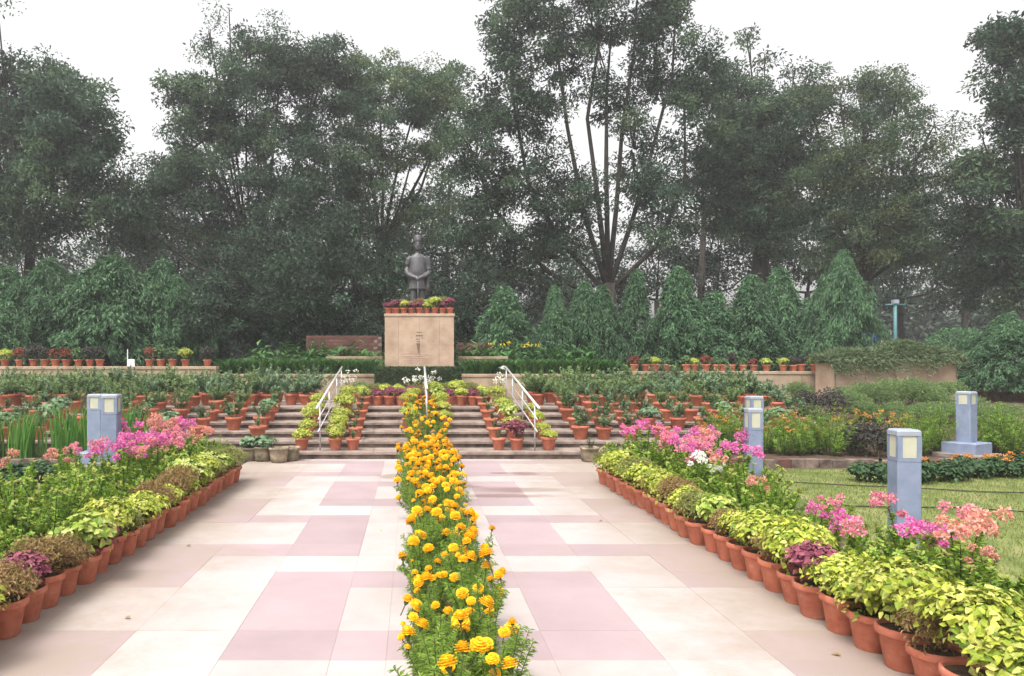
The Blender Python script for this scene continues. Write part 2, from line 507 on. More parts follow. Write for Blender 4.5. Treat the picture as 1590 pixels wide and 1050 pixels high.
def mound(n, Rr, H, L, W, r_, mats, detail=1, z0=0.0, lobes=5, jitter=0.25, stems=8, stem_mat=1, droop=0.2, fill=0.45, upbias=0.35):
    """rounded pot plant: shoots of several sizes, leaves turned outwards and up"""
    mb = MB()
    c = []
    for i in range(lobes):
        a = 2 * math.pi * i / lobes + r_.uniform(-.4, .4)
        q = r_.uniform(.25, .5) * Rr
        c.append((q * math.cos(a), q * math.sin(a), H * r_.uniform(.35, .6), Rr * r_.uniform(.5, .7), H * r_.uniform(.36, .5)))
    c.append((0, 0, H * .55, Rr * .62, H * .47))
    c = np.array(c)
    k = r_.integers(0, len(c), n)
    q = sph(n, r_)
    q[:, 2] = np.where(r_.random(n) < .8, np.abs(q[:, 2]), q[:, 2])
    rad = fill + (1 - fill) * r_.random(n) ** .6
    pos = np.stack([c[k, 0] + q[:, 0] * rad * c[k, 3], c[k, 1] + q[:, 1] * rad * c[k, 3], z0 + c[k, 2] + q[:, 2] * rad * c[k, 4]], 1)
    out = unit(pos - np.array([0, 0, z0 + H * .25]))
    nr = unit(out + np.array([0, 0, upbias]) + r_.normal(size=(n, 3)) * jitter)
    t = np.cross(nr, r_.normal(size=(n, 3)))
    d = unit(unit(t) + out * .5 + np.array([0, 0, -.25]))
    sz = r_.uniform(.65, 1.25, n)
    leaves(mb, pos, d, nr, L * sz, W * sz, 0, detail, droop=droop)
    for i in range(stems):
        e = c[i % len(c)]
        p1 = (e[0] * 1.1, e[1] * 1.1, z0 + e[2] + e[4] * .4)
        mb.tube([(e[0] * .15, e[1] * .15, z0), (e[0] * .6, e[1] * .6, z0 + e[2] * .5), p1], [.006, .005, .003], 4, stem_mat, False)
    return mb


def spray(n_shoot, n_leaf, H, spread, L, W, r_, detail=1, droop=.15, bend=.25, start=.15, stem_r=.004, lean=None, leafmat=0, stemmat=1, tipmat=None):
    """upright or arching shoots with leaves along them; returns mb and shoot tips"""
    mb = MB()
    tips = []
    for i in range(n_shoot):
        a = r_.uniform(0, 2 * math.pi)
        sp = spread * math.sqrt(r_.random())
        h = H * r_.uniform(.6, 1.08) * (1 - .35 * (sp / max(spread, 1e-6)) ** 2)
        b0 = np.array([math.cos(a), math.sin(a), 0]) * sp * .25
        b1 = np.array([math.cos(a) * sp * .7, math.sin(a) * sp * .7, h * .6])
        b2 = np.array([math.cos(a) * sp * (1 + bend), math.sin(a) * sp * (1 + bend), h])
        b2[:2] += r_.normal(size=2) * .04 * H
        ts = np.linspace(0, 1, 6)
        curve = lambda t_: (1 - t_)[:, None] ** 2 * b0 + 2 * ((1 - t_) * t_)[:, None] * b1 + (t_ ** 2)[:, None] * b2
        pts = curve(ts)
        mb.tube([tuple(p) for p in pts], list(np.linspace(stem_r, stem_r * .4, 6)), 4, stemmat, False)
        t_ = r_.uniform(start, 1.0, n_leaf)
        pos = curve(t_)
        tang = unit(curve(np.minimum(t_ + .02, 1.02)) - pos)
        rd_ = unit(np.cross(tang, r_.normal(size=(n_leaf, 3))))
        d = unit(rd_ + tang * .55 + np.array([0, 0, .1]))
        nr = unit(tang + np.array([0, 0, .6]) - rd_ * .2 + r_.normal(size=(n_leaf, 3)) * .3)
        sz = r_.uniform(.6, 1.2, n_leaf) * (1.1 - .35 * t_)
        if tipmat is None:
            leaves(mb, pos, d, nr, L * sz, W * sz, leafmat, detail, droop=droop)
        else:
            tp = t_ > .93
            for sel, mt in ((~tp, leafmat), (tp, tipmat)):
                if sel.any():
                    leaves(mb, pos[sel], d[sel], nr[sel], (L * sz)[sel], (W * sz)[sel], mt, detail, droop=droop)
        tips.append(b2)
    return mb, tips


def blades(mb, bases, H, W, r_, mat=0, bend=.35, seg=4, lean=.25):
    for b in bases:
        a = r_.uniform(0, 2 * math.pi)
        h = H * r_.uniform(.65, 1.1)
        ln = lean * r_.uniform(.1, 1.0)
        dx, dy = math.cos(a), math.sin(a)
        sx, sy = -dy, dx
        v, f = [], []
        tw = r_.uniform(-.8, .8)
        for i in range(seg + 1):
            t_ = i / seg
            off = h * (ln * t_ + bend * r_.uniform(.7, 1.1) * t_ ** 3)
            z = h * t_ * (1 - .25 * bend * t_ * t_)
            w = W * (1 - t_ ** 2.2) * .5 + .0006
            ca, sa = math.cos(tw * t_), math.sin(tw * t_)
            ux, uy = sx * ca + dx * sa, sy * ca + dy * sa
            c = (b[0] + dx * off, b[1] + dy * off, b[2] + z)
            v += [(c[0] - ux * w, c[1] - uy * w, c[2]), (c[0] + ux * w, c[1] + uy * w, c[2])]
            if i:
                p = 2 * i
                f += [(p - 2, p - 1, p + 1), (p - 2, p + 1, p)]
        mb.add(v, f, mat, True)


def bract_cluster(mb, c, rad, n, r_, mat=0):
    q = sph(n, r_)
    q[:, 2] = q[:, 2] * .75 + .15
    pos = np.asarray(c) + q * rad * (.45 + .55 * r_.random((n, 1)))
    out = unit(q + np.array([0, 0, .35]))
    d = unit(np.cross(out, r_.normal(size=(n, 3))) * .7 + out)
    sz = r_.uniform(.7, 1.2, n)
    leaves(mb, pos, d, out + r_.normal(size=(n, 3)) * .4, .027 * sz, .021 * sz, mat, 0, fold=.25, droop=.2)


# ------------------------------------------------------------------ ground, paving
mb = MB()
mb.box(-400, 400, -60, 18.3, -0.5, -0.03)
mb.box(-400, 400, 18.3, 700, -0.5, -0.031)
ground = struct('ground', mb, M['earth'])

XL = [-2.62, -2.24, -1.64, -1.04, -0.44, -0.14, 0.0]
CX = 0.16
cols = [(XL[i], XL[i + 1], i) for i in range(6)]
cols = cols + [(2 * CX - b, 2 * CX - a, i) for (a, b, i) in cols]
ysteps = [.44, .84, .405, .455, .39, .87, .36, .49]
y = 3.97 - 4.25
rows, k = [], 0
while y < 12.16:
    y2 = min(y + ysteps[k % 8], 12.18)
    if y2 - y > .03:
        rows.append((y, y2, k % 8))
    y, k = y + ysteps[k % 8], k + 1


def is_pink(ci, rk):
    # ci 0,1 outer  2 middle-outer  3 main  4,5 beside the bed
    if ci == 3:
        return rk in (0, 1, 2, 4, 5, 6)
    if ci >= 4:
        return rk in (0, 2)
    if ci == 2:
        return rk in (4, 6)
    return rk in (2, 3, 4, 6, 7, 0)


mb = MB()
mb.box(-2.64, 2.98, rows[0][0] - .02, 12.2, -0.12, -0.0025)
path = struct('path', mb, M['grout'])
path["label"] = "pale stone path with pink blocks leading to the steps"
for (a, b, ci) in cols:
    for (y0, y1, rk) in rows:
        if y1 < 0.8:
            continue
        w, h = (b - a) / 2 - .0007, (y1 - y0) / 2 - .0007
        mb = MB().cbox(-w, w, -h, h, -.05, 0, .0005)
        pk = is_pink(ci, rk)
        link('tile', mb.mesh('tile', M['pink' if pk else 'cream']), path, ((a + b) / 2, (y0 + y1) / 2, rnd.uniform(-.0012, .0012)))

# soil strips for the beds beside and along the path
struct('soil_bed', MB().box(-4.1, -2.645, 0.5, 10.9, -.1, .015), M['soil'])
struct('soil_bed', MB().box(2.985, 3.9, 0.5, 10.4, -.1, .015), M['soil'])
struct('soil_strip', MB().box(0.004, .316, .8, 12.18, -.05, .02), M['soil'])
struct('lawn', MB().box(3.905, 22, .5, 11.0, -.1, .0), M['lawn'])
struct('lawn', MB().box(-22, -4.105, .5, 11.0, -.1, .0), M['lawn'])

# grass blades on the lawn that shows
mb = MB()
n = 60000
gx = 3.95 + 9.5 * rng.random(n)
gy = 2.6 + 8.3 * rng.random(n)
pos = np.stack([gx, gy, np.zeros(n)], 1)
d = unit(rng.normal(size=(n, 3)) * .55 + np.array([0, 0, 1]))
leaves(mb, pos, d, rng.normal(size=(n, 3)), rng.uniform(.025, .055, n), .006, 0, 0)
g_ = link('grass', mb.mesh('grass', M['grass']), kind='stuff')
tag(g_, "mown yellow-green grass of the lawn beyond the flower bed", "grass")

# ------------------------------------------------------------------ terraces, steps, walls
SY, TR = 12.2, 0.6
RZ = [0, .118, .23, .342, .454, .566, .672]
steps = thing('stone_steps', "broad brown stone steps climbing from the path to the statue", "steps", (0, 0, 0))
for k in range(1, 7):
    x0, x1 = (-4.3, 4.7) if k == 1 else (-14.0, 7.7)
    yf = SY + TR * (k - 1)
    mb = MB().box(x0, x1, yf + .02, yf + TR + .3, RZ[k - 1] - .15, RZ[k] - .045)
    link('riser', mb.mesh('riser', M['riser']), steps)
    xa = x0
    while xa < x1 - .01:
        xb = min(xa + rnd.uniform(.9, 1.4), x1)
        if x1 - xb < .4:
            xb = x1
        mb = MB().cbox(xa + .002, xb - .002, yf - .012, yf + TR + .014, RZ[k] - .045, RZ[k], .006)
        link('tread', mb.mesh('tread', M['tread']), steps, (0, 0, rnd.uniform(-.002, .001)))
        xa = xb
struct('terrace', MB().box(-14, 7.7, 15.83, 18.0, 0, .668), M['tread'])
# planted slope east of the steps
mb = MB()
v = [(7.7, 11.9, -.02), (30, 11.9, -.02), (30, 15.8, .66), (7.7, 15.8, .66), (30, 18.2, .66), (7.7, 18.2, .66),
     (7.7, 11.9, -.3), (7.7, 18.2, -.3)]
mb.add(v, [(0, 1, 2), (0, 2, 3), (3, 2, 4), (3, 4, 5), (0, 3, 6), (3, 7, 6), (3, 5, 7)])
struct('garden_slope', mb, M['soil'])
# beds in front of the outer steps
struct('soil_bed', MB().box(4.72, 22, 11.5, 12.78, -.1, .06), M['soil'])
struct('soil_bed', MB().box(-22, -4.32, 11.5, 12.78, -.1, .06), M['soil'])


def edging(x0, x1, y, label):
    e = thing('brick_edging', label, "edging", (0, 0, 0))
    x = x0
    while x < x1:
        L_ = rnd.uniform(.19, .23)
        mb = MB().cbox(-L_ / 2 + .004, L_ / 2 - .004, -.05, .05, -.08, rnd.uniform(.085, .115), .008)
        link('brick', mb.mesh('brick', M['brick'] if rnd.random() < .3 else M['riser']), e, (x + L_ / 2, y + rnd.uniform(-.01, .01), 0), R(rnd.uniform(-3, 3)))
        x += L_


edging(4.75, 14.2, 11.42, "low brown brick edging along the flower bed behind the lawn")
edging(-9.6, -4.35, 11.42, "low dark brick edging in front of the tall reeds")


def stone_wall(x0, x1, y0, y1, z0, z1, label, mat='wallstone', w=1.1, cap=True):
    wl = thing('retaining_wall', label, "wall", ((x0 + x1) / 2, (y0 + y1) / 2, z0))
    ox, oy = (x0 + x1) / 2, (y0 + y1) / 2
    mb = MB().box(x0 - ox + .01, x1 - ox - .01, y0 - oy + .03, y1 - oy, -.05, z1 - z0 - .07)
    link('core', mb.mesh('core', M['mortar']), wl)
    x = x0
    while x < x1 - .01:
        xb = min(x + w * rnd.uniform(.85, 1.15), x1)
        if x1 - xb < .35:
            xb = x1
        mb = MB().box(x - ox + .003, xb - ox - .003, y0 - oy, y0 - oy + .028, -.04, z1 - z0 - .072)
        link('panel', mb.mesh('panel', M[mat]), wl)
        mb = MB().cbox(x - ox + .002, xb - ox - .002, y0 - oy - .02, y1 - oy + .01, z1 - z0 - .068, z1 - z0, .008)
        link('coping', mb.mesh('coping', M[mat]), wl)
        x = xb
    return wl


stone_wall(-26, -4.75, 17.95, 18.25, .62, 1.49, "long beige retaining wall on the left, topped with small pots")
stone_wall(-4.70, -0.9, 18.15, 18.4, .62, 1.30, "low beige stone wall left of the pedestal hedge")
stone_wall(1.22, 5.0, 18.15, 18.4, .62, 1.30, "low beige stone wall right of the pedestal hedge")
stone_wall(5.05, 10.2, 17.95, 18.25, .62, 1.37, "beige retaining wall on the right, topped with potted plants")
stone_wall(-2.25, -.78, 19.3, 19.55, 1.2, 1.74, "short raised beige planter wall left of the pedestal", w=.75)
stone_wall(1.2, 2.5, 19.3, 19.55, 1.2, 1.74, "short raised beige planter wall right of the pedestal", w=.65)
struct('upper_ground', MB().box(-400, 400, 18.41, 700, 0, 1.26), M['earth'])
struct('upper_ground', MB().box(10.2, 60, 17.6, 18.405, 0, 1.0), M['soil'])

# tall planter block on the right
pl = thing('stone_planter', "big beige stone planter overhung by creeping juniper", "planter", (11.1, 17.3, .6))
mb = MB().box(-1.38, 1.38, -.27, .5, -.05, 1.0)
link('core', mb.mesh('core', M['mortar']), pl)
for i in range(4):
    for j in range(2):
        mb = MB().box(-1.4 + .7 * i + .003, -.7 + .7 * i - .003, -.3, -.272, -.05 + .55 * j, .497 + .5 * j)
        link('panel', mb.mesh('panel', M['sandstone']), pl)
mb = MB().box(1.382, 1.41, -.3, .5, -.05, 1.0)
link('panel', mb.mesh('panel', M['sandstone']), pl)
link('panel', MB().box(-1.41, -1.382, -.3, .5, -.05, 1.0).mesh('panel', M['sandstone']), pl)
mb = MB().cbox(-1.43, 1.43, -.33, .53, 1.003, 1.06, .01)
link('coping', mb.mesh('coping', M['sandstone']), pl)


# brick wall behind the pedestal
def brick_wall(x0, x1, y, z0, z1, label):
    bw = thing('brick_wall', label, "wall", ((x0 + x1) / 2, y, z0))
    w = (x1 - x0) / 2
    link('core', MB().box(-w, w, .02, .24, -.1, z1 - z0 - .005).mesh('core', M['mortar']), bw)
    bl, bh = .25, .098
    me = MB().box(-bl / 2 + .006, bl / 2 - .006, 0, .03, .006, bh - .006).mesh('brick', M['brick'])
    r_ = 0
    z = 0.0
    while z < z1 - z0 - .05:
        x = -w + bl / 2 + (bl / 2 if r_ % 2 else 0)
        while x < w - bl / 2 + .01:
            link('brick', me, bw, (x, rnd.uniform(-.004, .004), z))
            x += bl
        if r_ % 2:
            for sx in (-1, 1):
                link('brick', me, bw, (sx * (w - bl / 4), rnd.uniform(-.004, .004), z), sc=(.48, 1, 1))
        z += bh
        r_ += 1
    return bw


brick_wall(-2.95, -.85, 20.6, 1.26, 2.3, "red brick wall in the shade left of the pedestal")
brick_wall(1.25, 2.25, 20.6, 1.26, 2.1, "red brick wall in the shade right of the pedestal")

# ------------------------------------------------------------------ pedestal and statue
PCX, PY0 = .18, 18.6
ped = thing('pedestal', "square sandstone pedestal under the statue with carved inscription", "pedestal", (PCX, PY0 + .8, 1.2))
PH = 2.81 - 1.2
link('core', MB().box(-.84, .84, -.77, .77, -.55, PH - .06).mesh('core', M['mortar']), ped)
xs = [-.87, -.52, .0, .5, .87]
zs = [-.55, .2, .82, PH - .065]
for i in range(4):
    for j in range(3):
        mb = MB().box(xs[i] + .0025, xs[i + 1] - .0025, -.8, -.772, zs[j] + .0015, zs[j + 1] - .0015)
        link('panel', mb.mesh('panel', M['sandstone']), ped)
for sx in (-1, 1):
    a, b = (.842, .868) if sx > 0 else (-.868, -.842)
    for j in range(3):
        link('panel', MB().box(a, b, -.768, .77, zs[j] + .0015, zs[j + 1] - .0015).mesh('panel', M['sandstone']), ped)
link('coping', MB().cbox(-.885, .885, -.815, .8, PH - .063, PH, .01).mesh('coping', M['sandstone']), ped)
ins = MB()
for (x0, x1, z0, z1) in ((-.075, .06, 1.14, 1.152), (-.085, -.03, 1.045, 1.075), (-.02, .02, 1.05, 1.08), (.035, .085, 1.05, 1.075), (-.2, -.185, .99, 1.03),
                         (.06, .075, .99, 1.02), (-.075, -.045, .96, .985), (-.035, 0, .965, .985), (-.07, -.02, .90, .92), (-.01, .015, .9, .92),
                         (-.075, .015, .83, .865), (-.06, .012, .78, .815), (-.055, .005, .735, .77), (-.045, -.005, .68, .725), (-.035, -.012, .63, .67), (.34, .36, .9, .92)):
    ins.box(x0, x1, -.806, -.7995, z0, z1)
link('inscription', ins.mesh('inscription', M['engraved']), ped)
fl = MB()
for (x0, x1, z) in ((-.42, -.25, .62), (-.44, .1, .55), (-.36, -.12, .54), (-.2, .22, .50), (-.42, .06, .44), (.02, .3, .59), (-.3, .12, .39)):
    fl.box(x0, x1, -.8045, -.7995, z, z + .012)
link('engraved_lines', fl.mesh('engraved_lines', M['faint']), ped)
link('statue_block', MB().cbox(-.36, .36, -.2, .45, PH, PH + .06, .015).mesh('statue_block', M['sandstone']), ped)


def ell_loft(mb, secs, n=24, mat=0):
    """secs: (cx, cy, z, rx, ry)"""
    v, f = [], []
    for (cx, cy, z, rx, ry) in secs:
        for k in range(n):
            w = 2 * math.pi * k / n
            v.append((cx + rx * math.cos(w), cy + ry * math.sin(w), z))
    for i in range(len(secs) - 1):
        for k in range(n):
            k2 = (k + 1) % n
            a, b, c, d = i * n + k, i * n + k2, (i + 1) * n + k2, (i + 1) * n + k
            f += [(a, b, c), (a, c, d)]
    for i0, flip in ((0, True), ((len(secs) - 1) * n, False)):
        ci = len(v)
        s = secs[0] if flip else secs[-1]
        v.append((s[0], s[1], s[2]))
        for k in range(n):
            e = (i0 + k, i0 + (k + 1) % n)
            f.append((ci, e[1], e[0]) if flip else (ci, e[0], e[1]))
    mb.add(v, f, mat, True)


def fuse(name, mb, mat, voxel=.012, smooth=4):
    """one continuous closed surface from overlapping pieces"""
    me = mb.mesh(name, mat)
    o = bpy.data.objects.new('fuse_tmp', me)
    COL.objects.link(o)
    md = o.modifiers.new('r', 'REMESH')
    md.mode = 'VOXEL'
    md.voxel_size = voxel
    md.use_smooth_shade = True
    ms = o.modifiers.new('s', 'SMOOTH')
    ms.factor = .5
    ms.iterations = smooth
    dg = bpy.context.evaluated_depsgraph_get()
    me2 = bpy.data.meshes.new_from_object(o.evaluated_get(dg))
    me2.name = name
    bpy.data.objects.remove(o)
    if not me2.materials:
        me2.materials.append(mat)
    return me2


# statue of a standing man, 2.05 m with cap, faces the camera (-Y)
st = thing('statue', "bronze statue of a capped man in long coat, both hands on a cane", "statue", (PCX - .03, PY0 + .95, 2.81 + .06))
b = MB()
for s in (-1, 1):                                                     # shoes and trousers
    ell_loft(b, [(s * .115, -.10, 0, .055, .125), (s * .115, -.09, .05, .052, .115), (s * .115, -.03, .10, .05, .07), (s * .115, 0, .14, .055, .058),
                 (s * .115, .0, .34, .075, .08), (s * .11, .01, .60, .09, .1)], 16)
# long coat, open at the front below the waist
ell_loft(b, [(0, .01, .64, .25, .178), (0, .01, .70, .24, .17), (0, .01, .80, .225, .16), (0, .005, .95, .205, .148), (0, -.005, 1.08, .205, .155),
             (0, 0, 1.22, .212, .152), (0, .005, 1.38, .222, .14), (0, .01, 1.48, .215, .125), (0, .012, 1.545, .165, .105), (0, .012, 1.585, .09, .085)], 28)
ell_loft(b, [(0, .01, 1.55, .075, .075), (0, 0, 1.63, .062, .065), (0, 0, 1.68, .06, .06)], 16)          # neck and collar
# head
def head_loft(m_, secs, n=24, k=1.17, z0=1.62):
    ell_loft(m_, [(a * k, c * k, z0 + (z - z0) * k, rx * k, ry * k) for (a, c, z, rx, ry) in secs], n)


head_loft(b, [(0, -.03, 1.655, .045, .05), (0, -.03, 1.675, .062, .075), (0, -.015, 1.71, .075, .092), (0, -.008, 1.76, .082, .1), (0, 0, 1.81, .086, .104),
             (0, 0, 1.86, .085, .102), (0, .005, 1.91, .07, .085), (0, .005, 1.935, .04, .05)], 24)
head_loft(b, [(0, -.105, 1.745, .018, .018), (0, -.115, 1.76, .02, .024), (0, -.106, 1.79, .013, .018), (0, -.095, 1.815, .01, .015)], 10)      # nose
head_loft(b, [(0, -.095, 1.722, .036, .016), (0, -.1, 1.735, .042, .016), (0, -.095, 1.742, .03, .012)], 12)                                  # moustache
head_loft(b, [(0, -.092, 1.818, .062, .016), (0, -.096, 1.828, .064, .016)], 12)                                                              # brow
for s in (-1, 1):
    head_loft(b, [(s * .088, .01, 1.745, .012, .02), (s * .092, .012, 1.775, .015, .03), (s * .09, .012, 1.805, .012, .024)], 10)             # ears
    # arm: shoulder, elbow out, forearm to the cane in front
    b.tube([(s * .165, .01, 1.485), (s * .235, .015, 1.42), (s * .27, .02, 1.30), (s * .288, .0, 1.16), (s * .275, -.05, 1.06),
            (s * .20, -.15, .99), (s * .115, -.225, .945), (s * .055, -.255, .925)],
           [.085, .088, .08, .072, .07, .064, .056, .048], 14)
    # hand: palm and fingers over the cane top
    b.tube([(s * .06, -.255, .925), (s * .02, -.27, .91)], [.04, .042], 10)
    for q in range(4):
        b.tube([(s * .02 + s * .01 * q, -.29, .93 - .002 * q), (-s * .005 + s * .006 * q, -.315, .905 - .016 * q), (-s * .012, -.30, .875 - .016 * q)], [.013, .0125, .011], 7)
    b.tube([(s * .04, -.265, .945), (s * .012, -.285, .958)], [.014, .012], 7)
# coat front edge and collar relief
body = link('body', fuse('body', b, M['bronze'], .011, 2), st)
hat = MB()
head_loft(hat, [(0, .0, 1.855, .094, .113), (0, .0, 1.87, .098, .116), (0, .0, 1.90, .097, .115), (0, .002, 1.98, .088, .102), (0, .002, 2.0, .076, .09), (0, .002, 2.005, .05, .06)], 24)
link('cap', hat.mesh('cap', M['bronze']), st)
cn = MB()
cn.tube([(0, -.33, 0), (0, -.30, .5), (0, -.285, .93)], [.014, .016, .018], 10)
cn.tube([(0, -.285, .93), (0, -.285, .965)], [.03, .024], 10)
link('cane', cn.mesh('cane', M['bronze']), st)
# shawl hanging from one arm
sh = MB()
ell_loft(sh, [(.25, .0, .60, .085, .12), (.26, 0, .7, .075, .105), (.255, -.01, .9, .06, .09), (.265, -.02, 1.08, .05, .085)], 18)
link('shawl', sh.mesh('shawl', M['bronze']), st)

# ------------------------------------------------------------------ pots and pot plants
POT = MB().lathe([(0, .0), (.080, .0), (.084, .006), (.112, .163), (.115, .166), (.127, .168), (.131, .174), (.131, .202), (.127, .208), (.116, .208), (.112, .2), (.108, .165)], 24).mesh('pot', M['terracotta'])
SOIL = MB().lathe([(.112, .186), (.06, .192), (0, .19)], 14).mesh('soil', M['soil'])
BIGPOT = MB().lathe([(0, 0), (.098, 0), (.102, .006), (.146, .195), (.150, .197), (.158, .2), (.162, .206), (.162, .236), (.158, .243), (.148, .243), (.145, .235), (.14, .2)], 24).mesh('pot', M['terracotta'])
BIGSOIL = MB().lathe([(.146, .225), (.07, .232), (0, .23)], 14).mesh('soil', M['soil'])
OLDPOT = MB().lathe([(0, 0), (.11, 0), (.125, .02), (.14, .12), (.142, .19), (.155, .2), (.158, .225), (.15, .235), (.135, .232), (.13, .2)], 20).mesh('pot', M['old_pot'])

FOL = {}
for i in range(4):
    r_ = np.random.default_rng(100 + i)
    FOL.setdefault('lime', []).append(mound(1250, .205, .26, .038, .025, r_, None, 1, .19).mesh('foliage', [M['lime'], M['stem']]))
    FOL.setdefault('limegreen', []).append(mound(380, .21, .28, .066, .044, r_, None, 1, .19).mesh('foliage', [M['limegreen'], M['stem']]))
    FOL.setdefault('maroon', []).append(mound(560, .20, .25, .046, .032, r_, None, 1, .19).mesh('foliage', [M['maroon'], M['stem']]))
    FOL.setdefault('bronze', []).append(mound(2400, .205, .26, .030, .0105, r_, None, 0, .19, jitter=.8, lobes=7).mesh('foliage', [M['bronzeleaf'], M['woodstem']]))
    FOL.setdefault('olive', []).append(mound(1900, .21, .27, .033, .0125, r_, None, 0, .19, jitter=.8, lobes=7).mesh('foliage', [M['olive'], M['stem']]))
    FOL.setdefault('rose', []).append(spray(10, 34, .32, .17, .055, .032, r_)[0].mesh('foliage', [M['rose'], M['stem']]))
    FOL.setdefault('rosebig', []).append(spray(26, 60, .46, .27, .055, .03, r_)[0].mesh('foliage', [M['bluegreen'], M['stem']]))
    FOL.setdefault('rosegreen', []).append(spray(28, 60, .42, .27, .05, .026, r_)[0].mesh('foliage', [M['softgreen'], M['stem']]))
    FOL.setdefault('seedling', []).append(spray(5, 20, .19, .08, .042, .024, r_)[0].mesh('foliage', [M['rose'], M['stem']]))
    FOL.setdefault('rosette', []).append(mound(150, .19, .17, .09, .06, r_, None, 1, .2, lobes=5, upbias=.6).mesh('foliage', [M['bluegreen'], M['stem']]))
    FOL.setdefault('red', []).append(mound(380, .19, .30, .06, .03, r_, None, 0, .19).mesh('foliage', [M['redleaf'], M['woodstem']]))
    FOL.setdefault('dark', []).append(mound(420, .23, .36, .055, .03, r_, None, 0, .19, jitter=.7).mesh('foliage', [M['darkleaf'], M['woodstem']]))
    FOL.setdefault('green', []).append(mound(360, .19, .30, .06, .032, r_, None, 0, .19).mesh('foliage', [M['rose'], M['stem']]))
    m_, tips = spray(9, 20, .42, .12, .06, .012, r_)
    for tp in tips:
        bract_cluster(m_, tp + np.array([0, 0, .02]), .035, 14, r_, 2)
    FOL.setdefault('whiteflower', []).append(m_.mesh('foliage', [M['olive'], M['stem'], M['whitebract']]))


def potted(kind, loc, label, cat, group, sc=1.0, pot='pot', fs=1.0, name='potted_plant'):
    o = thing(name, label, cat, loc, rnd.uniform(0, 6.28), group, sc * rnd.uniform(.94, 1.06))
    o.rotation_euler[0], o.rotation_euler[1] = rnd.uniform(-.03, .03), rnd.uniform(-.03, .03)
    if pot == 'pot':
        link('soil', SOIL, link('pot', POT, o))
        zf = 0.0
    elif pot == 'big':
        link('soil', BIGSOIL, link('pot', BIGPOT, o))
        zf = .04
    else:
        link('soil', BIGSOIL, link('pot', OLDPOT, o), (0, 0, -.03), sc=.9)
        zf = .02
    if kind:
        base = 0.0
        if kind in ('rose', 'rosebig', 'rosegreen', 'seedling', 'whiteflower'):
            base = .185 + zf
        f_ = fs * rnd.uniform(.92, 1.1)
        link('foliage', rnd.choice(FOL[kind]), o, (0, 0, base + zf * (base == 0)), rnd.uniform(0, 6.28), (f_, f_, f_ * rnd.uniform(.9, 1.1)), kind='stuff')
    return o


DESC = {'lime': 'lime-yellow coleus', 'limegreen': 'variegated lime-green coleus', 'maroon': 'maroon coleus', 'bronze': 'bronze-brown fine-leaved plant',
        'olive': 'olive-green fine-leaved plant', 'red': 'dark red foliage plant', 'dark': 'dark bushy plant', 'green': 'green bushy plant', 'rosebig': 'bushy blue-green rose', 'rosegreen': 'bushy pale green rose',
        'rose': 'small rose bush', 'seedling': 'tiny seedling', 'rosette': 'broad-leaved rosette plant', 'whiteflower': 'white flowering plant'}

# rows along the path, from the camera towards the steps
rightrow = ['lime', 'lime', 'bronze', 'lime', 'lime', 'lime', 'maroon', 'lime', 'bronze', 'lime', 'lime', 'bronze', 'limegreen', 'olive', 'lime', 'bronze', 'lime', 'lime', 'bronze', 'lime', 'olive',
            'lime', 'lime', 'lime', 'lime', 'olive']
leftrow = ['lime', 'lime', 'bronze', 'bronze', 'maroon', 'bronze', 'bronze', 'limegreen', 'maroon', 'lime', 'olive', 'lime', 'lime', 'bronze', 'lime', 'bronze', 'lime', 'limegreen', 'lime',
           'lime', 'olive', 'limegreen', 'olive', 'olive', 'olive']
Y = 3.08
for i, kd in enumerate(rightrow):
    potted(kd, (2.55 + rnd.uniform(-.025, .025), Y, 0), f"{DESC[kd]} in terracotta pot, {ORD[len(rightrow) - 1 - i]} from the steps, right path row", "potted plant", "pots along the right path edge",
           fs=rnd.uniform(.98, 1.12) if kd.startswith("lime") else rnd.uniform(.95, 1.08))
    Y += .265
Y = 3.55
for i, kd in enumerate(leftrow):
    potted(kd, (-2.41 + rnd.uniform(-.025, .025), Y, 0), f"{DESC[kd]} in terracotta pot, {ORD[len(leftrow) - 1 - i]} from the steps, left path row", "potted plant", "pots along the left path edge",
           fs=rnd.uniform(.98, 1.12) if kd.startswith("lime") else rnd.uniform(.92, 1.06))
    Y += .262


def sz_on(k):
    """height of step k and the depth of the middle of its tread"""
    return RZ[k], SY + TR * (k - 1) + .28


SN = ['', 'lowest', 'second', 'third', 'fourth', 'fifth', 'top']
# pots on the middle flight
for k in range(1, 7):
    z, yy = sz_on(k)
    fs = 1.0
    if k < 6:
        potted('lime', (-1.86, yy, z), f"lime coleus pot outside the left handrail on the {SN[k]} step", "potted plant", "lime coleus beside the left handrail", fs=.95)
    potted('lime', (-1.28 - .01 * k, yy, z), f"lime coleus pot inside the left handrail on the {SN[k]} step", "potted plant", "lime coleus beside the left handrail", fs=1.0)
    potted('seedling', (-1.0, yy + .02, z), f"terracotta pot with a tiny seedling on the {SN[k]} step, left flight", "potted plant", "seedling pots on the left flight")
    potted('seedling', (1.46, yy + .02, z), f"terracotta pot with a tiny seedling on the {SN[k]} step, right flight", "potted plant", "seedling pots on the right flight")
    if k == 1:
        potted('maroon', (1.76, yy, z), "large maroon coleus pot on the lowest step beside the right handrail", "potted plant", "coleus beside the right handrail", fs=1.25)
    else:
        kd = ('lime', 'limegreen', 'lime', 'olive', 'lime')[k - 2]
        potted(kd, (1.77, yy, z), f"{DESC[kd]} pot inside the right handrail on the {SN[k]} step", "potted plant", "coleus beside the right handrail", fs=1.0)
    if k < 5:
        potted('lime', (2.3, yy, z), f"lime coleus pot outside the right handrail on the {SN[k]} step", "potted plant", "coleus beside the right handrail", fs=.8)
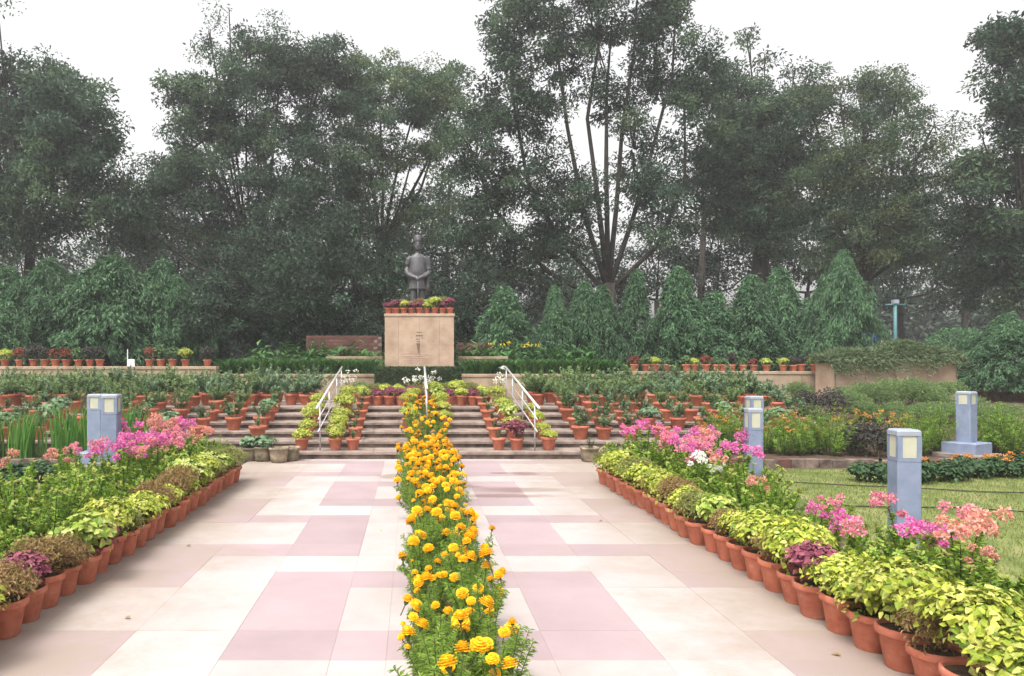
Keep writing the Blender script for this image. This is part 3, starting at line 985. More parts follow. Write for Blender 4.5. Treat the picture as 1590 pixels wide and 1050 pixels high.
# row across the top landing
toprow = ['lime', 'maroon', 'maroon', 'maroon', 'lime', 'bronze', 'limegreen', 'maroon', 'lime', 'maroon', 'lime']
for i, kd in enumerate(toprow):
    potted(kd, (-1.0 + .255 * i, 15.75 + rnd.uniform(-.02, .02), .672), f"{DESC[kd]} pot, {ORD[i]} from left in the row on the top landing", "potted plant", "pots across the top landing", fs=.85)
toprow2 = ['lime', 'olive', 'lime', 'lime', 'maroon', 'bronze', 'lime', 'olive', 'lime', 'olive', 'lime']
for i, kd in enumerate(toprow2):
    potted(kd, (-1.1 + .26 * i, 16.15 + rnd.uniform(-.03, .03), .672), f"{DESC[kd]} pot, {ORD[i]} from left in the rear row on the top landing", "potted plant", "pots across the top landing", fs=1.05)
for (px, yy, w_) in ((546, 16.6, 'beside the left handrail top'), (643, 16.75, 'left of the middle handrail'), (672, 16.75, 'right of the middle handrail'), (776, 16.5, 'beside the right handrail top')):
    potted('whiteflower', (PX(px, yy), yy, .672), f"white flowering potted plant {w_}", "potted plant", "white flowers on the landing", fs=1.35)

# pots on the outer steps
SIDE = {'l': 'left', 'r': 'right'}
for side in ('l', 'r'):
    xcols = [-2.68 - .56 * i for i in range(11)] if side == 'l' else [2.95 + .47 * i for i in range(10)]
    for ci, x in enumerate(xcols):
        for k in range(2, 7):
            if (side == 'l' and ci == 0 and k == 6) or (k == 2 and side == 'l' and ci == 1) or rnd.random() < .05:
                continue
            z, yy = sz_on(k)
            kd = rnd.choice(['rose', 'rose', 'seedling', 'rosette', 'rose']) if k < 5 else rnd.choice(['rose', 'rosebig', 'rosegreen', 'rosegreen'])
            if kd in ('rosebig', 'rosegreen'):
                fs = .8
            else:
                fs = rnd.uniform(.95, 1.35)
            potted(kd, (x + rnd.uniform(-.05, .05) + (-.045 if side == 'l' else .045) * (k - 2) * 1.2, yy + rnd.uniform(-.04, .06), z),
                   f"{DESC[kd]} in large pot, {SN[k]} step, {ORD[ci]} column {SIDE[side]} of the flight", "potted plant", f"large pots on the {SIDE[side]} steps",
                   pot='big', fs=fs, sc=rnd.uniform(.88, 1.04))
    # rose bushes standing along the terrace before the wall
    xs_ = np.arange(-10.2, -2.1, .42) if side == 'l' else np.arange(2.75, 7.6, .42)
    for ri, (yy, kdl, fs) in enumerate(((15.95, ('rosebig', 'rosegreen', 'rosegreen'), 1.15), (16.9, ('rosegreen', 'rosebig', 'rosegreen', 'rosegreen'), 1.35))):
        for i, x in enumerate(xs_):
            kd = rnd.choice(kdl)
            potted(kd, (x + rnd.uniform(-.08, .08), yy + rnd.uniform(-.12, .12), .672),
                   f"{DESC[kd]} in pot, {ORD[i]} from left, {('front', 'rear')[ri]} row on the {SIDE[side]} terrace", "potted plant",
                   f"potted roses on the {SIDE[side]} terrace", pot='big', fs=fs * rnd.uniform(.85, 1.12))

# old pots at the foot of the steps
for i, (px, yy, s_, kd, lb) in enumerate(((408, 11.95, 1.0, 'rosette', "mossy old pot with broad-leaved plant at the foot of the steps"),
                                         (433, 11.8, 1.05, None, "empty weathered pot at the foot of the steps, middle of three"),
                                         (452, 12.0, .9, None, "small empty weathered pot at the foot of the steps by the kerb"),
                                         (915, 11.9, 1.0, 'seedling', "brown weathered pot at the right foot of the steps"))):
    potted(kd, (PX(px, yy), yy, 0), lb, "pot", "old pots at the foot of the steps", pot='old', sc=s_, name='old_pot')
potted('rosette', (PX(388, 12.0), 12.0, 0), "dark mossy pot half hidden at the end of the left path row", "pot", "old pots at the foot of the steps", pot='old', name='old_pot')

# pots on the wall tops and pedestal
wl = [(8, 'lime'), (30, 'red'), (52, 'dark'), (70, 'dark'), (86, 'red'), (103, 'red'), (122, 'green'), (140, 'dark'), (155, 'dark'), (232, 'red'), (250, 'green'), (268, 'green'), (288, 'lime'), (322, 'dark')]
for i, (px, kd) in enumerate(wl):
    potted(kd, (PX(px, 18.1), 18.1, 1.49), f"small pot with {DESC[kd]} on the left wall, {ORD[i]} from the left end", "potted plant", "pots on the left wall", sc=.82, fs=1.15)
wr = [(985, 'red'), (1003, 'green'), (1017, 'lime'), (1034, 'green'), (1066, 'green'), (1078, 'lime'), (1096, 'red'), (1112, 'green'), (1122, 'green'), (1136, 'dark'), (1154, 'green'), (1170, 'red'), (1190, 'limegreen'),
      (1216, 'lime'), (1232, 'dark'), (1244, 'dark'), (1264, 'lime'), (1280, 'dark')]
for i, (px, kd) in enumerate(wr):
    potted(kd, (PX(px, 18.1), 18.1, 1.37), f"small pot with {DESC[kd]} on the right wall, {ORD[i]} from its left end", "potted plant", "pots on the right wall", sc=.78, fs=.95)
pr = ['maroon', 'maroon', 'lime', 'maroon', 'maroon', 'lime', 'lime', 'maroon', 'maroon']
for i, kd in enumerate(pr):
    potted(kd, (PCX - .78 + .195 * i, PY0 + .1, 2.81), f"{DESC[kd]} in small pot, {ORD[i]} from left on the pedestal edge", "potted plant", "pots on the pedestal edge", sc=.72, fs=1.1)
for i, kd in enumerate(['bronze', 'bronze', 'olive', 'bronze', 'limegreen', 'lime', 'olive']):
    potted(kd, (PCX - .62 + .205 * i, PY0 + .38, 2.81), f"{DESC[kd]} in small pot, {ORD[i]} from left in the rear pedestal row", "potted plant", "pots on the pedestal edge", sc=.8, fs=1.1)

# ------------------------------------------------------------------ bougainvillea beds
BV = []
for i in range(5):
    r_ = np.random.default_rng(300 + i)
    m_, tips = spray(34, 100, .62, .36, .052, .033, r_, start=.2, bend=.2, stem_r=.007, tipmat=2)
    BV.append((m_.mesh('foliage', [M['bougleaf'], M['woodstem'], M['bougtip']]), tips))
CL = {}
for cn_ in ('magenta', 'rosepink', 'salmon', 'whitebract'):
    for j in range(3):
        r_ = np.random.default_rng(400 + j)
        mb = MB()
        for q in range(6):
            bract_cluster(mb, r_.normal(size=3) * np.array([.065, .065, .045]), .042 * r_.uniform(.6, 1.3), 42, r_)
        CL.setdefault(cn_, []).append(mb.mesh('bracts', M[cn_]))
CDESC = {'magenta': 'magenta', 'rosepink': 'rose-pink', 'salmon': 'salmon', 'whitebract': 'white', None: 'hardly any'}


def boug(x, y, col, ncl, label, group, sc=1.0):
    v = rnd.randrange(len(BV))
    o = thing('bougainvillea', label, "bougainvillea", (x, y, .01), rnd.uniform(0, 6.28), group, sc)
    link('foliage', BV[v][0], o, kind='stuff')
    tips = sorted(BV[v][1], key=lambda t_: -t_[2])
    for tp in tips[:max(1, int(ncl * .8)) if ncl else 0]:
        c_ = col if rnd.random() < .85 else rnd.choice(['salmon', 'rosepink'])
        if col == 'whitebract':
            c_ = col
        s_ = rnd.uniform(.55, 1.1)
        link('bracts', rnd.choice(CL[c_]), o, tuple(tp + np.array([0, 0, .02])), rnd.uniform(0, 6.28), s_, kind='stuff')
    return o


rb = [(3.25, 3.2, None, 0, .85), (3.15, 3.75, 'salmon', 3, .95), (3.2, 4.3, 'salmon', 3, 1.02), (3.08, 4.75, 'magenta', 5, .86), (3.0, 5.2, 'magenta', 5, .86), (3.4, 5.0, 'rosepink', 3, .95), (3.1, 5.75, None, 0, .9),
      (3.05, 6.3, 'salmon', 2, .95), (3.12, 6.85, None, 0, 1.0), (3.3, 7.3, 'salmon', 2, 1.0), (3.05, 7.75, 'whitebract', 3, .85), (3.45, 7.9, 'magenta', 7, 1.15), (3.1, 8.3, 'rosepink', 3, 1.0), (3.2, 8.75, 'magenta', 4, 1.05), (3.1, 9.2, 'rosepink', 5, 1.05), (3.05, 9.7, 'magenta', 6, 1.2),
      (3.5, 9.5, 'magenta', 3, 1.1), (2.95, 10.15, None, 0, .95), (3.6, 8.8, 'salmon', 3, 1.1)]
for i, (x, y, c_, n_, s_) in enumerate(rb):
    boug(x, y, c_, n_, f"bougainvillea with {CDESC[c_]} flowers, {ORD[len(rb) - 1 - i]} bush from the steps in the right bed", "bougainvillea in the right bed", s_)
lb_ = [(-3.0, 3.9, None, 0, .75), (-2.98, 4.5, None, 0, .78), (-3.35, 4.9, 'rosepink', 3, .95), (-2.95, 5.0, 'salmon', 2, .8), (-2.98, 5.6, None, 0, .9), (-3.5, 5.7, 'salmon', 3, 1.1), (-3.0, 6.2, None, 0, 1.05), (-3.45, 6.5, None, 0, 1.1), (-3.0, 6.8, None, 0, 1.0),
       (-3.3, 7.3, 'salmon', 2, 1.05), (-2.95, 7.6, 'salmon', 1, 1.0), (-3.15, 8.1, 'magenta', 5, 1.12), (-3.05, 8.7, 'magenta', 6, 1.15), (-3.4, 9.0, 'magenta', 6, 1.2), (-2.95, 9.2, 'rosepink', 5, 1.05), (-3.1, 9.8, 'rosepink', 5, 1.15), (-3.45, 10.1, 'magenta', 6, 1.25),
       (-2.9, 10.4, 'salmon', 2, .95), (-3.7, 8.2, 'rosepink', 3, 1.05), (-3.85, 7.2, 'salmon', 2, 1.0)]
for i, (x, y, c_, n_, s_) in enumerate(lb_):
    boug(x, y, c_, n_, f"bougainvillea with {CDESC[c_]} flowers, {ORD[len(lb_) - 1 - i]} bush from the steps in the left bed", "bougainvillea in the left bed", s_)

# ------------------------------------------------------------------ marigolds
MG = []
for i in range(4):
    r_ = np.random.default_rng(500 + i)
    m_, tips = spray(15, 120, .40, .15, .04, .0075, r_, detail=0, start=.08, bend=.3, droop=.3)
    MG.append((m_.mesh('foliage', [M['marileaf'], M['stem']]), tips))


def pompon(r_):
    mb = MB()
    for ring in range(6):
        el = -0.25 + ring * .34
        n_ = int(15 * max(.25, math.cos(el))) + 3
        for k in range(n_):
            a = 2 * math.pi * (k + .5 * (ring % 2)) / n_ + r_.uniform(-.1, .1)
            o_ = np.array([math.cos(a) * math.cos(el), math.sin(a) * math.cos(el), math.sin(el) * .8])
            sd = np.array([-math.sin(a), math.cos(a), 0])
            upv = np.cross(o_, sd)
            rr_ = .032 * r_.uniform(.88, 1.12)
            b_ = o_ * rr_ * .45
            w_ = .0085
            p1 = o_ * rr_ + sd * w_ - upv * .003
            p2 = o_ * rr_ * 1.04 + upv * -.006
            p3 = o_ * rr_ - sd * w_ - upv * .003
            mb.add([b_, p1, p2, p3], [(0, 1, 2), (0, 2, 3)])
    mb.lathe([(0, -.01), (.016, -.006), (.021, .004), (.018, .014), (.009, .021), (0, .0225)], 9, 0)
    mb.lathe([(.004, -.034), (.012, -.022), (.015, -.008), (.006, 0)], 8, 1)
    mb.tube([(0, 0, -.034), (.004, .002, -.09)], [.0035, .003], 5, 1)
    return mb.mesh('flower', [M['petal'], M['stem']])


PM = [pompon(np.random.default_rng(600 + i)) for i in range(3)]


def marigold(x, y, z, nfl, label, group, sc=1.0, fsc=1.0):
    v = rnd.randrange(len(MG))
    o = thing('marigold', label, "marigold", (x, y, z), rnd.uniform(0, 6.28), group, sc)
    link('foliage', MG[v][0], o, kind='stuff')
    tips = list(MG[v][1])
    rnd.shuffle(tips)
    for tp in tips[:nfl]:
        s_ = rnd.uniform(.7, 1.35) * fsc
        if rnd.random() < .14:
            s_ *= .5
        link('flower', rnd.choice(PM), o, tuple(tp + np.array([0, 0, .035 * s_ + rnd.uniform(0, .06)])), rot=(rnd.uniform(-.5, .5), rnd.uniform(-.5, .5), rnd.uniform(0, 6)), sc=s_)
    return o


y = 2.85
i = 0
while y < 11.95:
    far = (y - 3.5) / 8.5
    pos_ = ('left side', 'right side') if far < .55 else ('left side', 'middle', 'right side')
    for j, x in enumerate((.04, .3) if far < .55 else (.0, .2, .4)):
        nf = rnd.choice((3, 4, 5)) if far < .3 else rnd.choice((5, 6, 7))
        marigold(x + rnd.uniform(-.04, .04) + .02 + .06 * max(0, 1 - far * 1.5), y + rnd.uniform(-.06, .06), .01, nf, f"orange marigold in path strip, {ORD[33 - i]} row from the steps, {pos_[j]}", "marigolds along the path strip",
                 rnd.uniform(.82, 1.15), 0.88 + .17 * far)
    y += .27
    i += 1
for k in range(1, 6):
    z, yy = sz_on(k)
    for j, x in enumerate((.02, .26, .5)):
        marigold(x + rnd.uniform(-.03, .03), yy - .12 + .1 * j, z, 6, f"orange marigold on the {SN[k]} step, {('left', 'middle', 'right')[j]} of three in the middle line", "marigolds on the steps", .92, 1.15)
    for j, x in enumerate((-.06, .58)):
        if k >= 3:
            potted('lime', (x, yy + .1, z), f"lime coleus pot on the {SN[k]} step, {('left', 'right')[j]} of the marigolds", "potted plant", "lime coleus in the middle line", fs=.9)

for i, (x, y, c_, w_) in enumerate(((2.33, 4.02, 'bronzeleaf', "beside the right pot row near the camera"), (-1.75, 4.6, 'bronzeleaf', "on the left paving near the camera"), (-1.95, 6.4, 'olive', "on the left paving by the pots"),
                                    (.85, 5.6, 'petal', "on the right paving beside the marigolds"), (-.3, 7.0, 'petal', "on the left paving beside the marigolds"), (1.9, 7.4, 'bronzeleaf', "on the right paving halfway to the steps"))):
    mb = MB()
    leaves(mb, np.array([[0, 0, .006]]), np.array([[1.0, .2, .12]]), np.array([[0, .2, 1.0]]), np.array([.05 if c_ != 'petal' else .025]), np.array([.026 if c_ != 'petal' else .016]), 0, 1, fold=.35)
    tag(link('fallen_leaf', mb.mesh('fallen_leaf', M[c_]), None, (x, y, .001), rnd.uniform(0, 6)), f"small fallen {'petal' if c_ == 'petal' else 'dry leaf'} {w_}", "fallen leaf")

# ------------------------------------------------------------------ lamps
def lamp(x, y, top, w, label, rz=0.0, plinth=0.0, z0=0.0):
    o = thing('bollard_lamp', label, "lamp", (x, y, z0), rz, "bollard lamps in the garden")
    h = top - z0
    hw = w / 2
    hz = h - .235
    if plinth:
        link('plinth', MB().cbox(-plinth / 2, plinth / 2, -plinth / 2, plinth / 2, .12, .30, .015).mesh('plinth', M['lamp']), o)
        link('footing', MB().cbox(-plinth * .68, plinth * .68, -plinth * .68, plinth * .68, -.05, .12, .01).mesh('footing', M['mortar']), o)
        b0 = .30
    else:
        b0 = -.05
    mb = MB()
    c = hw * .12
    oct_ = [(-hw + c, -hw), (hw - c, -hw), (hw, -hw + c), (hw, hw - c), (hw - c, hw), (-hw + c, hw), (-hw, hw - c), (-hw, -hw + c)]

    def prism(m_, z0_, z1_, s=1.0, s2=None):
        s2 = s if s2 is None else s2
        v = [(a * s, b * s, z0_) for a, b in oct_] + [(a * s2, b * s2, z1_) for a, b in oct_]
        f = []
        for i_ in range(8):
            j_ = (i_ + 1) % 8
            f += [(i_, j_, 8 + j_), (i_, 8 + j_, 8 + i_)]
        for i_ in range(1, 7):
            f += [(8, 8 + i_, 8 + i_ + 1), (0, i_ + 1, i_)]
        m_.add(v, f)
    prism(mb, b0, hz)
    link('post', mb.mesh('post', M['lamp']), o)
    mb = MB()
    prism(mb, hz + .003, hz + .028, 1.0)
    fw = w * .2
    for sx in (-1, 1):
        for sy in (-1, 1):
            xa, xb = sorted((sx * hw * .985, sx * (hw * .985 - fw)))
            ya, yb = sorted((sy * hw * .985, sy * (hw * .985 - fw)))
            mb.box(xa, xb, ya, yb, hz + .02, h - .04)
    lf = link('lantern_frame', mb.mesh('lantern_frame', M['lamp']), o)
    mb = MB()
    prism(mb, h - .042, h - .012, 1.02)
    prism(mb, h - .0118, h, 1.0, .9)
    link('cap', mb.mesh('cap', M['lampcap']), o)
    g_ = hw - fw * .95
    for (x0, x1, y0, y1) in ((-g_, g_, -hw * .93, -hw * .89), (-g_, g_, hw * .89, hw * .93), (-hw * .93, -hw * .89, -g_, g_), (hw * .89, hw * .93, -g_, g_)):
        link('pane', MB().box(x0, x1, y0, y1, hz + .03, h - .043).mesh('pane', M['frost']), lf)
    return o


lamp(PX(1404, 5.5), 5.5, 1.1, .165, "tall blue-grey bollard lamp nearest the camera in the right bed", R(-8))
lamp(PX(1170, 8.0), 8.0, 1.1, .15, "blue-grey bollard lamp behind magenta bougainvillea in the right bed", R(-4))
lamp(PX(1171, 10.85), 10.85, 1.1, .19, "blue-grey bollard lamp directly behind another one on the right lawn", R(3))
lamp(PX(1497, 12.1), 12.05, 1.12, .22, "blue-grey bollard lamp on a wide blue plinth at far right", R(28), .5)
lamp(PX(173, 8.6), 8.6, 1.225, .185, "right one of two overlapping blue-grey bollard lamps in the left bed", R(4))
lamp(PX(151, 10.8), 10.8, 1.13, .21, "left one of two overlapping blue-grey bollard lamps, on a plinth", R(-3), .42)

# ------------------------------------------------------------------ handrails
def handrail(x0, x1, label, thick=.02, t0=0.0):
    o = thing('handrail', label, "handrail", (0, 0, 0), 0, "white handrails on the steps")
    y0, y1, z0, z1 = 11.95, 16.25, .85, 1.49
    at = lambda t_: (x0 + (x1 - x0) * t_, y0 + (y1 - y0) * t_, z0 + (z1 - z0) * t_)
    mb = MB().tube([at(t0), at(.6), at(1)], thick, 12)
    link('top_rail', mb.mesh('top_rail', M['railtop']), o)
    for t_ in (.1, .42, .74, .97):
        if t_ < t0:
            continue
        p = at(t_)
        k = int(min(6, max(1, math.floor((p[1] - SY) / TR) + 1)))
        link('post', MB().tube([(p[0], p[1], RZ[k] - .01), (p[0], p[1], p[2])], .014, 10).mesh('post', M['steel']), o)
    for dz in (.22, .42):
        a, b_ = at(max(.04, t0 + .02)), at(.99)
        link('lower_rail', MB().tube([(a[0], a[1], a[2] - dz), (b_[0], b_[1], b_[2] - dz)], .010, 8).mesh('lower_rail', M['steel']), o)


handrail(-1.54, -1.54, "white sloping handrail left of the flight of steps")
handrail(2.05, 2.05, "white sloping handrail right of the flight of steps")
handrail(.27, .27, "white handrail up the middle of the steps, seen end on", .022, .4)

# ------------------------------------------------------------------ hedges
def leafy_box(x0, x1, y0, y1, z0, z1, n, L, W, r_, mat, jit=.02, wav=0.0):
    mb = MB()
    mb.box(x0 + .03, x1 - .03, y0 + .03, y1 - .03, z0, z1 - .03, 1)
    a = np.array([(x1 - x0) * (z1 - z0), (x1 - x0) * (y1 - y0), (y1 - y0) * (z1 - z0), (y1 - y0) * (z1 - z0)])
    side = r_.choice(4, n, p=a / a.sum())
    u, w = r_.random(n), r_.random(n)
    pos = np.zeros((n, 3))
    nr = np.zeros((n, 3))
    for s, (fx, fy, fz, nn) in enumerate(((None, y0, None, (0, -1, 0)), (None, None, z1, (0, 0, 1)), (x0, None, None, (-1, 0, 0)), (x1, None, None, (1, 0, 0)))):
        q = side == s
        pos[q, 0] = fx if fx is not None else x0 + (x1 - x0) * u[q]
        pos[q, 1] = fy if fy is not None else y0 + (y1 - y0) * (u[q] if fx is not None else w[q])
        pos[q, 2] = fz if fz is not None else z0 + (z1 - z0) * w[q]
        nr[q] = nn
    pos += r_.normal(size=(n, 3)) * jit
    d = unit(r_.normal(size=(n, 3)) + nr * .5 + np.array([0, 0, .5]))
    leaves(mb, pos, d, nr + r_.normal(size=(n, 3)) * .5, L * r_.uniform(.7, 1.2, n), W, 0, 0)
    return mb


mb = leafy_box(-.87, 1.13, 17.55, 18.1, .672, 1.45, 16000, .035, .02, np.random.default_rng(40), 'hedge', .012)
tag(link('clipped_hedge', mb.mesh('clipped_hedge', [M['hedge'], M['soil']])), "clipped dark green box hedge at the foot of the pedestal", "hedge")


def strap_hedge(x0, x1, y, z0, h, label, seed, n):
    r_ = np.random.default_rng(seed)
    mb = MB()
    bs = np.stack([r_.uniform(x0, x1, n), y + r_.uniform(-.2, .3, n), np.full(n, z0)], 1)
    blades(mb, bs, h, .06, r_, 0, bend=.6, lean=.5)
    tag(link('lily_hedge', mb.mesh('lily_hedge', M['strap'])), label, "hedge")


strap_hedge(-4.75, -.9, 18.72, 1.24, .52, "dark green strap-leaved hedge along the low left wall", 41, 2000)
strap_hedge(1.3, 5.1, 18.72, 1.24, .50, "dark green strap-leaved hedge along the low right wall", 42, 2000)

# broad-leaved clumps behind the pedestal
CANNA = []
for i in range(3):
    r_ = np.random.default_rng(700 + i)
    CANNA.append(spray(9, 12, .85, .32, .34, .12, r_, start=.15, bend=.3, stem_r=.008, droop=.25)[0].mesh('foliage', [M['strap'], M['stem']]))
cl = [(505, 19.9), (530, 20.05), (556, 20.1), (575, 20.0), (590, 19.95), (490, 20.1), (730, 20.1), (440, 19.6), (470, 19.7), (718, 20.0), (745, 19.9), (770, 20.0), (800, 19.7), (828, 19.6), (850, 19.6), (875, 19.6), (905, 19.6), (405, 19.7)]
for i, (px, y) in enumerate(cl):
    o = thing('broad_leaved_plant', f"dark broad-leaved plant behind the low walls, {ORD[i]} of the {'left' if px < 650 else 'right'} group", "plant", (PX(px, y), y, 1.25), rnd.uniform(0, 6), "broad-leaved plants behind the walls", rnd.uniform(.75, 1.05))
    link('foliage', rnd.choice(CANNA), o, kind='stuff')
    if px in (770, 800, 828):
        r_ = np.random.default_rng(px)
        for q in range(2):
            mb = MB()
            bract_cluster(mb, (0, 0, 0), .07, 30, r_)
            link('flower', mb.mesh('flower', M['yellow']), o, (r_.uniform(-.3, .3), r_.uniform(-.2, 0), r_.uniform(.75, 1.0)), sc=1.2, kind='stuff')

# creeping juniper on the planter
mb = MB()
r_ = np.random.default_rng(43)
n = 15000
xx = r_.uniform(-1.55, 1.5, n)
edge = np.clip((1.6 - np.abs(xx)) / .5, 0, 1)
yy = r_.uniform(-.5, .55, n)
front = np.clip((-yy - .25) / .25, 0, 1)
hump = .22 + .10 * np.sin(xx * 2.1 + .6) + .06 * np.sin(xx * 5.2)
zz = hump * (.35 + .65 * edge) * (1 - .9 * front ** 1.5) - .30 * front * r_.random(n) * (xx < .9) + r_.uniform(-.14, .03, n)
pos = np.stack([xx, yy, zz], 1)
d = unit(np.stack([r_.normal(size=n) * .7, -.3 - front * .8 + r_.normal(size=n) * .5, .5 - front * 1.1 + r_.normal(size=n) * .3], 1))
leaves(mb, pos, d, r_.normal(size=(n, 3)) + np.array([0, -.4, .6]), r_.uniform(.07, .15, n), .022, 0, 0)
mb.box(-1.35, 1.32, -.25, .5, -.05, .08, 1)
tag(link('creeping_juniper', mb.mesh('creeping_juniper', [M['juniper'], M['soil']]), loc=(11.1, 17.3, 1.665)), "grey-green creeping juniper spilling over the stone planter", "shrub")

# ------------------------------------------------------------------ beds beyond the lawn and beside the steps
FRESH, KOCHIA, DARKB, DUMP, REED, ORNG = [], [], [], [], [], []
for i in range(3):
    r_ = np.random.default_rng(800 + i)
    FRESH.append(spray(30, 60, .78, .34, .07, .014, r_, detail=0, start=.15, bend=.08, stem_r=.005)[0].mesh('foliage', [M['freshgreen'], M['stem']]))
    m_, tips = spray(26, 60, .70, .32, .06, .016, r_, detail=0, start=.15, bend=.1, stem_r=.005)
    for tp in tips[:14]:
        bract_cluster(m_, tp, .035, 12, r_, 2)
    ORNG.append(m_.mesh('foliage', [M['freshgreen'], M['stem'], M['orange']]))
    KOCHIA.append(mound(3000, .42, .55, .065, .012, r_, None, 0, 0, lobes=8, jitter=1.0, upbias=.5, stems=6).mesh('foliage', [M['softgreen'], M['stem']]))
    DARKB.append(mound(900, .36, .6, .06, .034, r_, None, 0, 0, lobes=7, jitter=.8).mesh('foliage', [M['darkleaf'], M['woodstem']]))
    DUMP.append(mound(420, .22, .30, .075, .05, r_, None, 1, 0, lobes=6, jitter=.4).mesh('foliage', [M['hedge'], M['stem']]))
    mb = MB()
    bs = np.stack([r_.normal(size=70) * .13, r_.normal(size=70) * .10, np.zeros(70)], 1)
    blades(mb, bs, .85, .028, r_, 0, bend=.16, lean=.12)
    REED.append(mb.mesh('foliage', M['reed']))


def bush(name, meshes, x, y, z, label, cat, group, sc=1.0, zs=1.0):
    o = thing(name, label, cat, (x, y, z), rnd.uniform(0, 6.28), group, (sc, sc, sc * zs))
    link('foliage', rnd.choice(meshes), o, kind='stuff')
    return o


fr = [(1112, 12.3, 'o'), (1135, 12.4, 'f'), (1215, 12.3, 'o'), (1242, 12.2, 'f'), (1262, 12.4, 'f'), (1290, 12.2, 'f'), (1405, 12.3, 'o'), (1430, 12.2, 'f'), (1452, 12.3, 'f'), (1540, 12.4, 'f'), (1568, 12.2, 'f'), (1590, 12.3, 'f'), (1325, 12.5, 'o'), (1520, 12.5, 'f'), (1190, 12.5, 'f'), (1375, 12.6, 'o')]
for i, (px, y, t_) in enumerate(sorted(fr)):
    bush('tall_garden_plant', FRESH if t_ == 'f' else ORNG, PX(px, y), y, .05,
         f"tall {'fresh green feathery' if t_ == 'f' else 'green orange-tipped'} plant, {ORD[i]} from left behind the brick edging", "plant", "tall plants behind the lawn", rnd.uniform(.95, 1.2))
for i, (px, y, s_) in enumerate(((1335, 12.1, .95), (1362, 12.0, 1.0), (1290, 14.6, 1.0), (1250, 14.8, .9))):
    bush('dark_bush', DARKB, PX(px, y), y, .05 if y < 13 else .5, f"dark purple-green bush {('behind the near lamp, first', 'behind the near lamp, second', 'up the steps, nearer the planter', 'up the steps, farther from the planter')[i]}", "bush", "dark bushes", s_)
ko = [(1325, 15.2, .9), (1365, 15.4, 1.05), (1405, 15.5, 1.1), (1445, 15.3, 1.0), (1345, 14.5, .8), (1385, 14.3, .85), (1430, 14.2, .85), (1470, 14.3, .8), (1535, 13.9, .9), (1560, 14.2, .8), (1380, 16.3, 1.1), (1425, 16.3, 1.15), (1465, 16.2, 1.0),
      (1340, 16.2, .95), (1500, 14.8, .9), (1305, 15.9, .8)]
for i, (px, y, s_) in enumerate(sorted(ko)):
    z = -.02 + .68 * min(1, (y - 11.9) / 3.9) if PX(px, y) > 7.7 else .66
    bush('soft_green_mound', KOCHIA, PX(px, y), y, z - .03, f"soft pale green rounded bush below the juniper planter, {ORD[i]} from left", "bush", "soft green bushes on the slope", s_)
for i, (px, y) in enumerate(((70, 17.2), (110, 17.3), (150, 17.2), (190, 17.1), (225, 17.2), (560, 17.1), (30, 17.3), (700, 17.2), (835, 17.2), (880, 17.2), (1120, 17.2), (1180, 17.3), (1240, 17.2), (1060, 17.2))):
    bush('soft_green_mound', KOCHIA, PX(px, y), y, .672, f"soft pale green rounded bush at the wall foot, {ORD[i]} of the terrace bushes", "bush", "soft green bushes along the walls", .85)
du = [(1338, 9.9, 'd'), (1370, 9.8, 'd'), (1420, 9.8, 'd'), (1440, 9.95, 'o'), (1465, 9.9, 'd'), (1485, 10.0, 'd'), (1522, 10.2, 'd'), (1550, 10.3, 'o'), (1568, 10.25, 'd'), (1582, 10.3, 'o'), (1500, 10.3, 'o')]
for i, (px, y, t_) in enumerate(du):
    o = bush('border_plant', DUMP, PX(px, y), y, 0, f"low dark green {'orange-flowered ' if t_ == 'o' else ''}border plant on the lawn, {ORD[i]} from left", "plant", "low border plants on the lawn", rnd.uniform(.8, 1.1), 1.0)
    if t_ == 'o':
        r_ = np.random.default_rng(px)
        for q in range(7):
            mb = MB()
            bract_cluster(mb, (0, 0, 0), .04, 18, r_)
            a = r_.uniform(0, 6.28)
            link('flower', mb.mesh('flower', M['orange']), o, (math.cos(a) * .14, math.sin(a) * .14, .27 + r_.uniform(-.03, .05)), kind='stuff')
for i in range(18):
    x = -9.2 + i * .27
    if -6.05 < x < -5.7:
        continue
    bush('reed_clump', REED, x + rnd.uniform(-.06, .06), 12.1 + rnd.uniform(-.25, .25), .05, f"tall green blade-leaved reed clump, {ORD[i]} from the left edge", "reeds", "reeds in the left bed", rnd.uniform(.85, 1.1))
for i, (px, y, t_) in enumerate(((30, 9.6, 'd'), (60, 9.8, 'd'), (95, 9.7, 'd'), (15, 9.2, 'd'), (230, 11.9, 'f'), (255, 12.1, 'f'), (290, 12.0, 'f'), (315, 12.1, 'd'), (340, 12.0, 'f'))):
    bush('border_plant', DUMP if t_ == 'd' else FRESH, PX(px, y), y, .02, f"low {'dark green' if t_ == 'd' else 'fresh green'} border plant behind the left bougainvillea, {ORD[i]} of the group", "plant", "low border plants on the left", .9 if t_ == 'd' else .5)

# hoses on the lawn
for i, (y0, pts) in enumerate(((0, [(4.6, 9.9), (5.6, 9.5), (6.3, 9.3), (6.9, 9.02), (7.5, 8.95), (7.9, 8.8)]), (1, [(3.95, 7.9), (4.7, 8.15), (5.3, 8.05), (5.9, 8.06), (6.5, 7.8), (7.2, 7.72), (8.2, 7.45), (9.5, 7.5)]))):
    mb = MB().tube([(a, b_, .018) for a, b_ in pts], .008, 8)
    tag(link('garden_hose', mb.mesh('garden_hose', M['black'])), f"thin black garden hose across the lawn, {('farther', 'nearer')[i]} one", "hose", "hoses on the lawn")

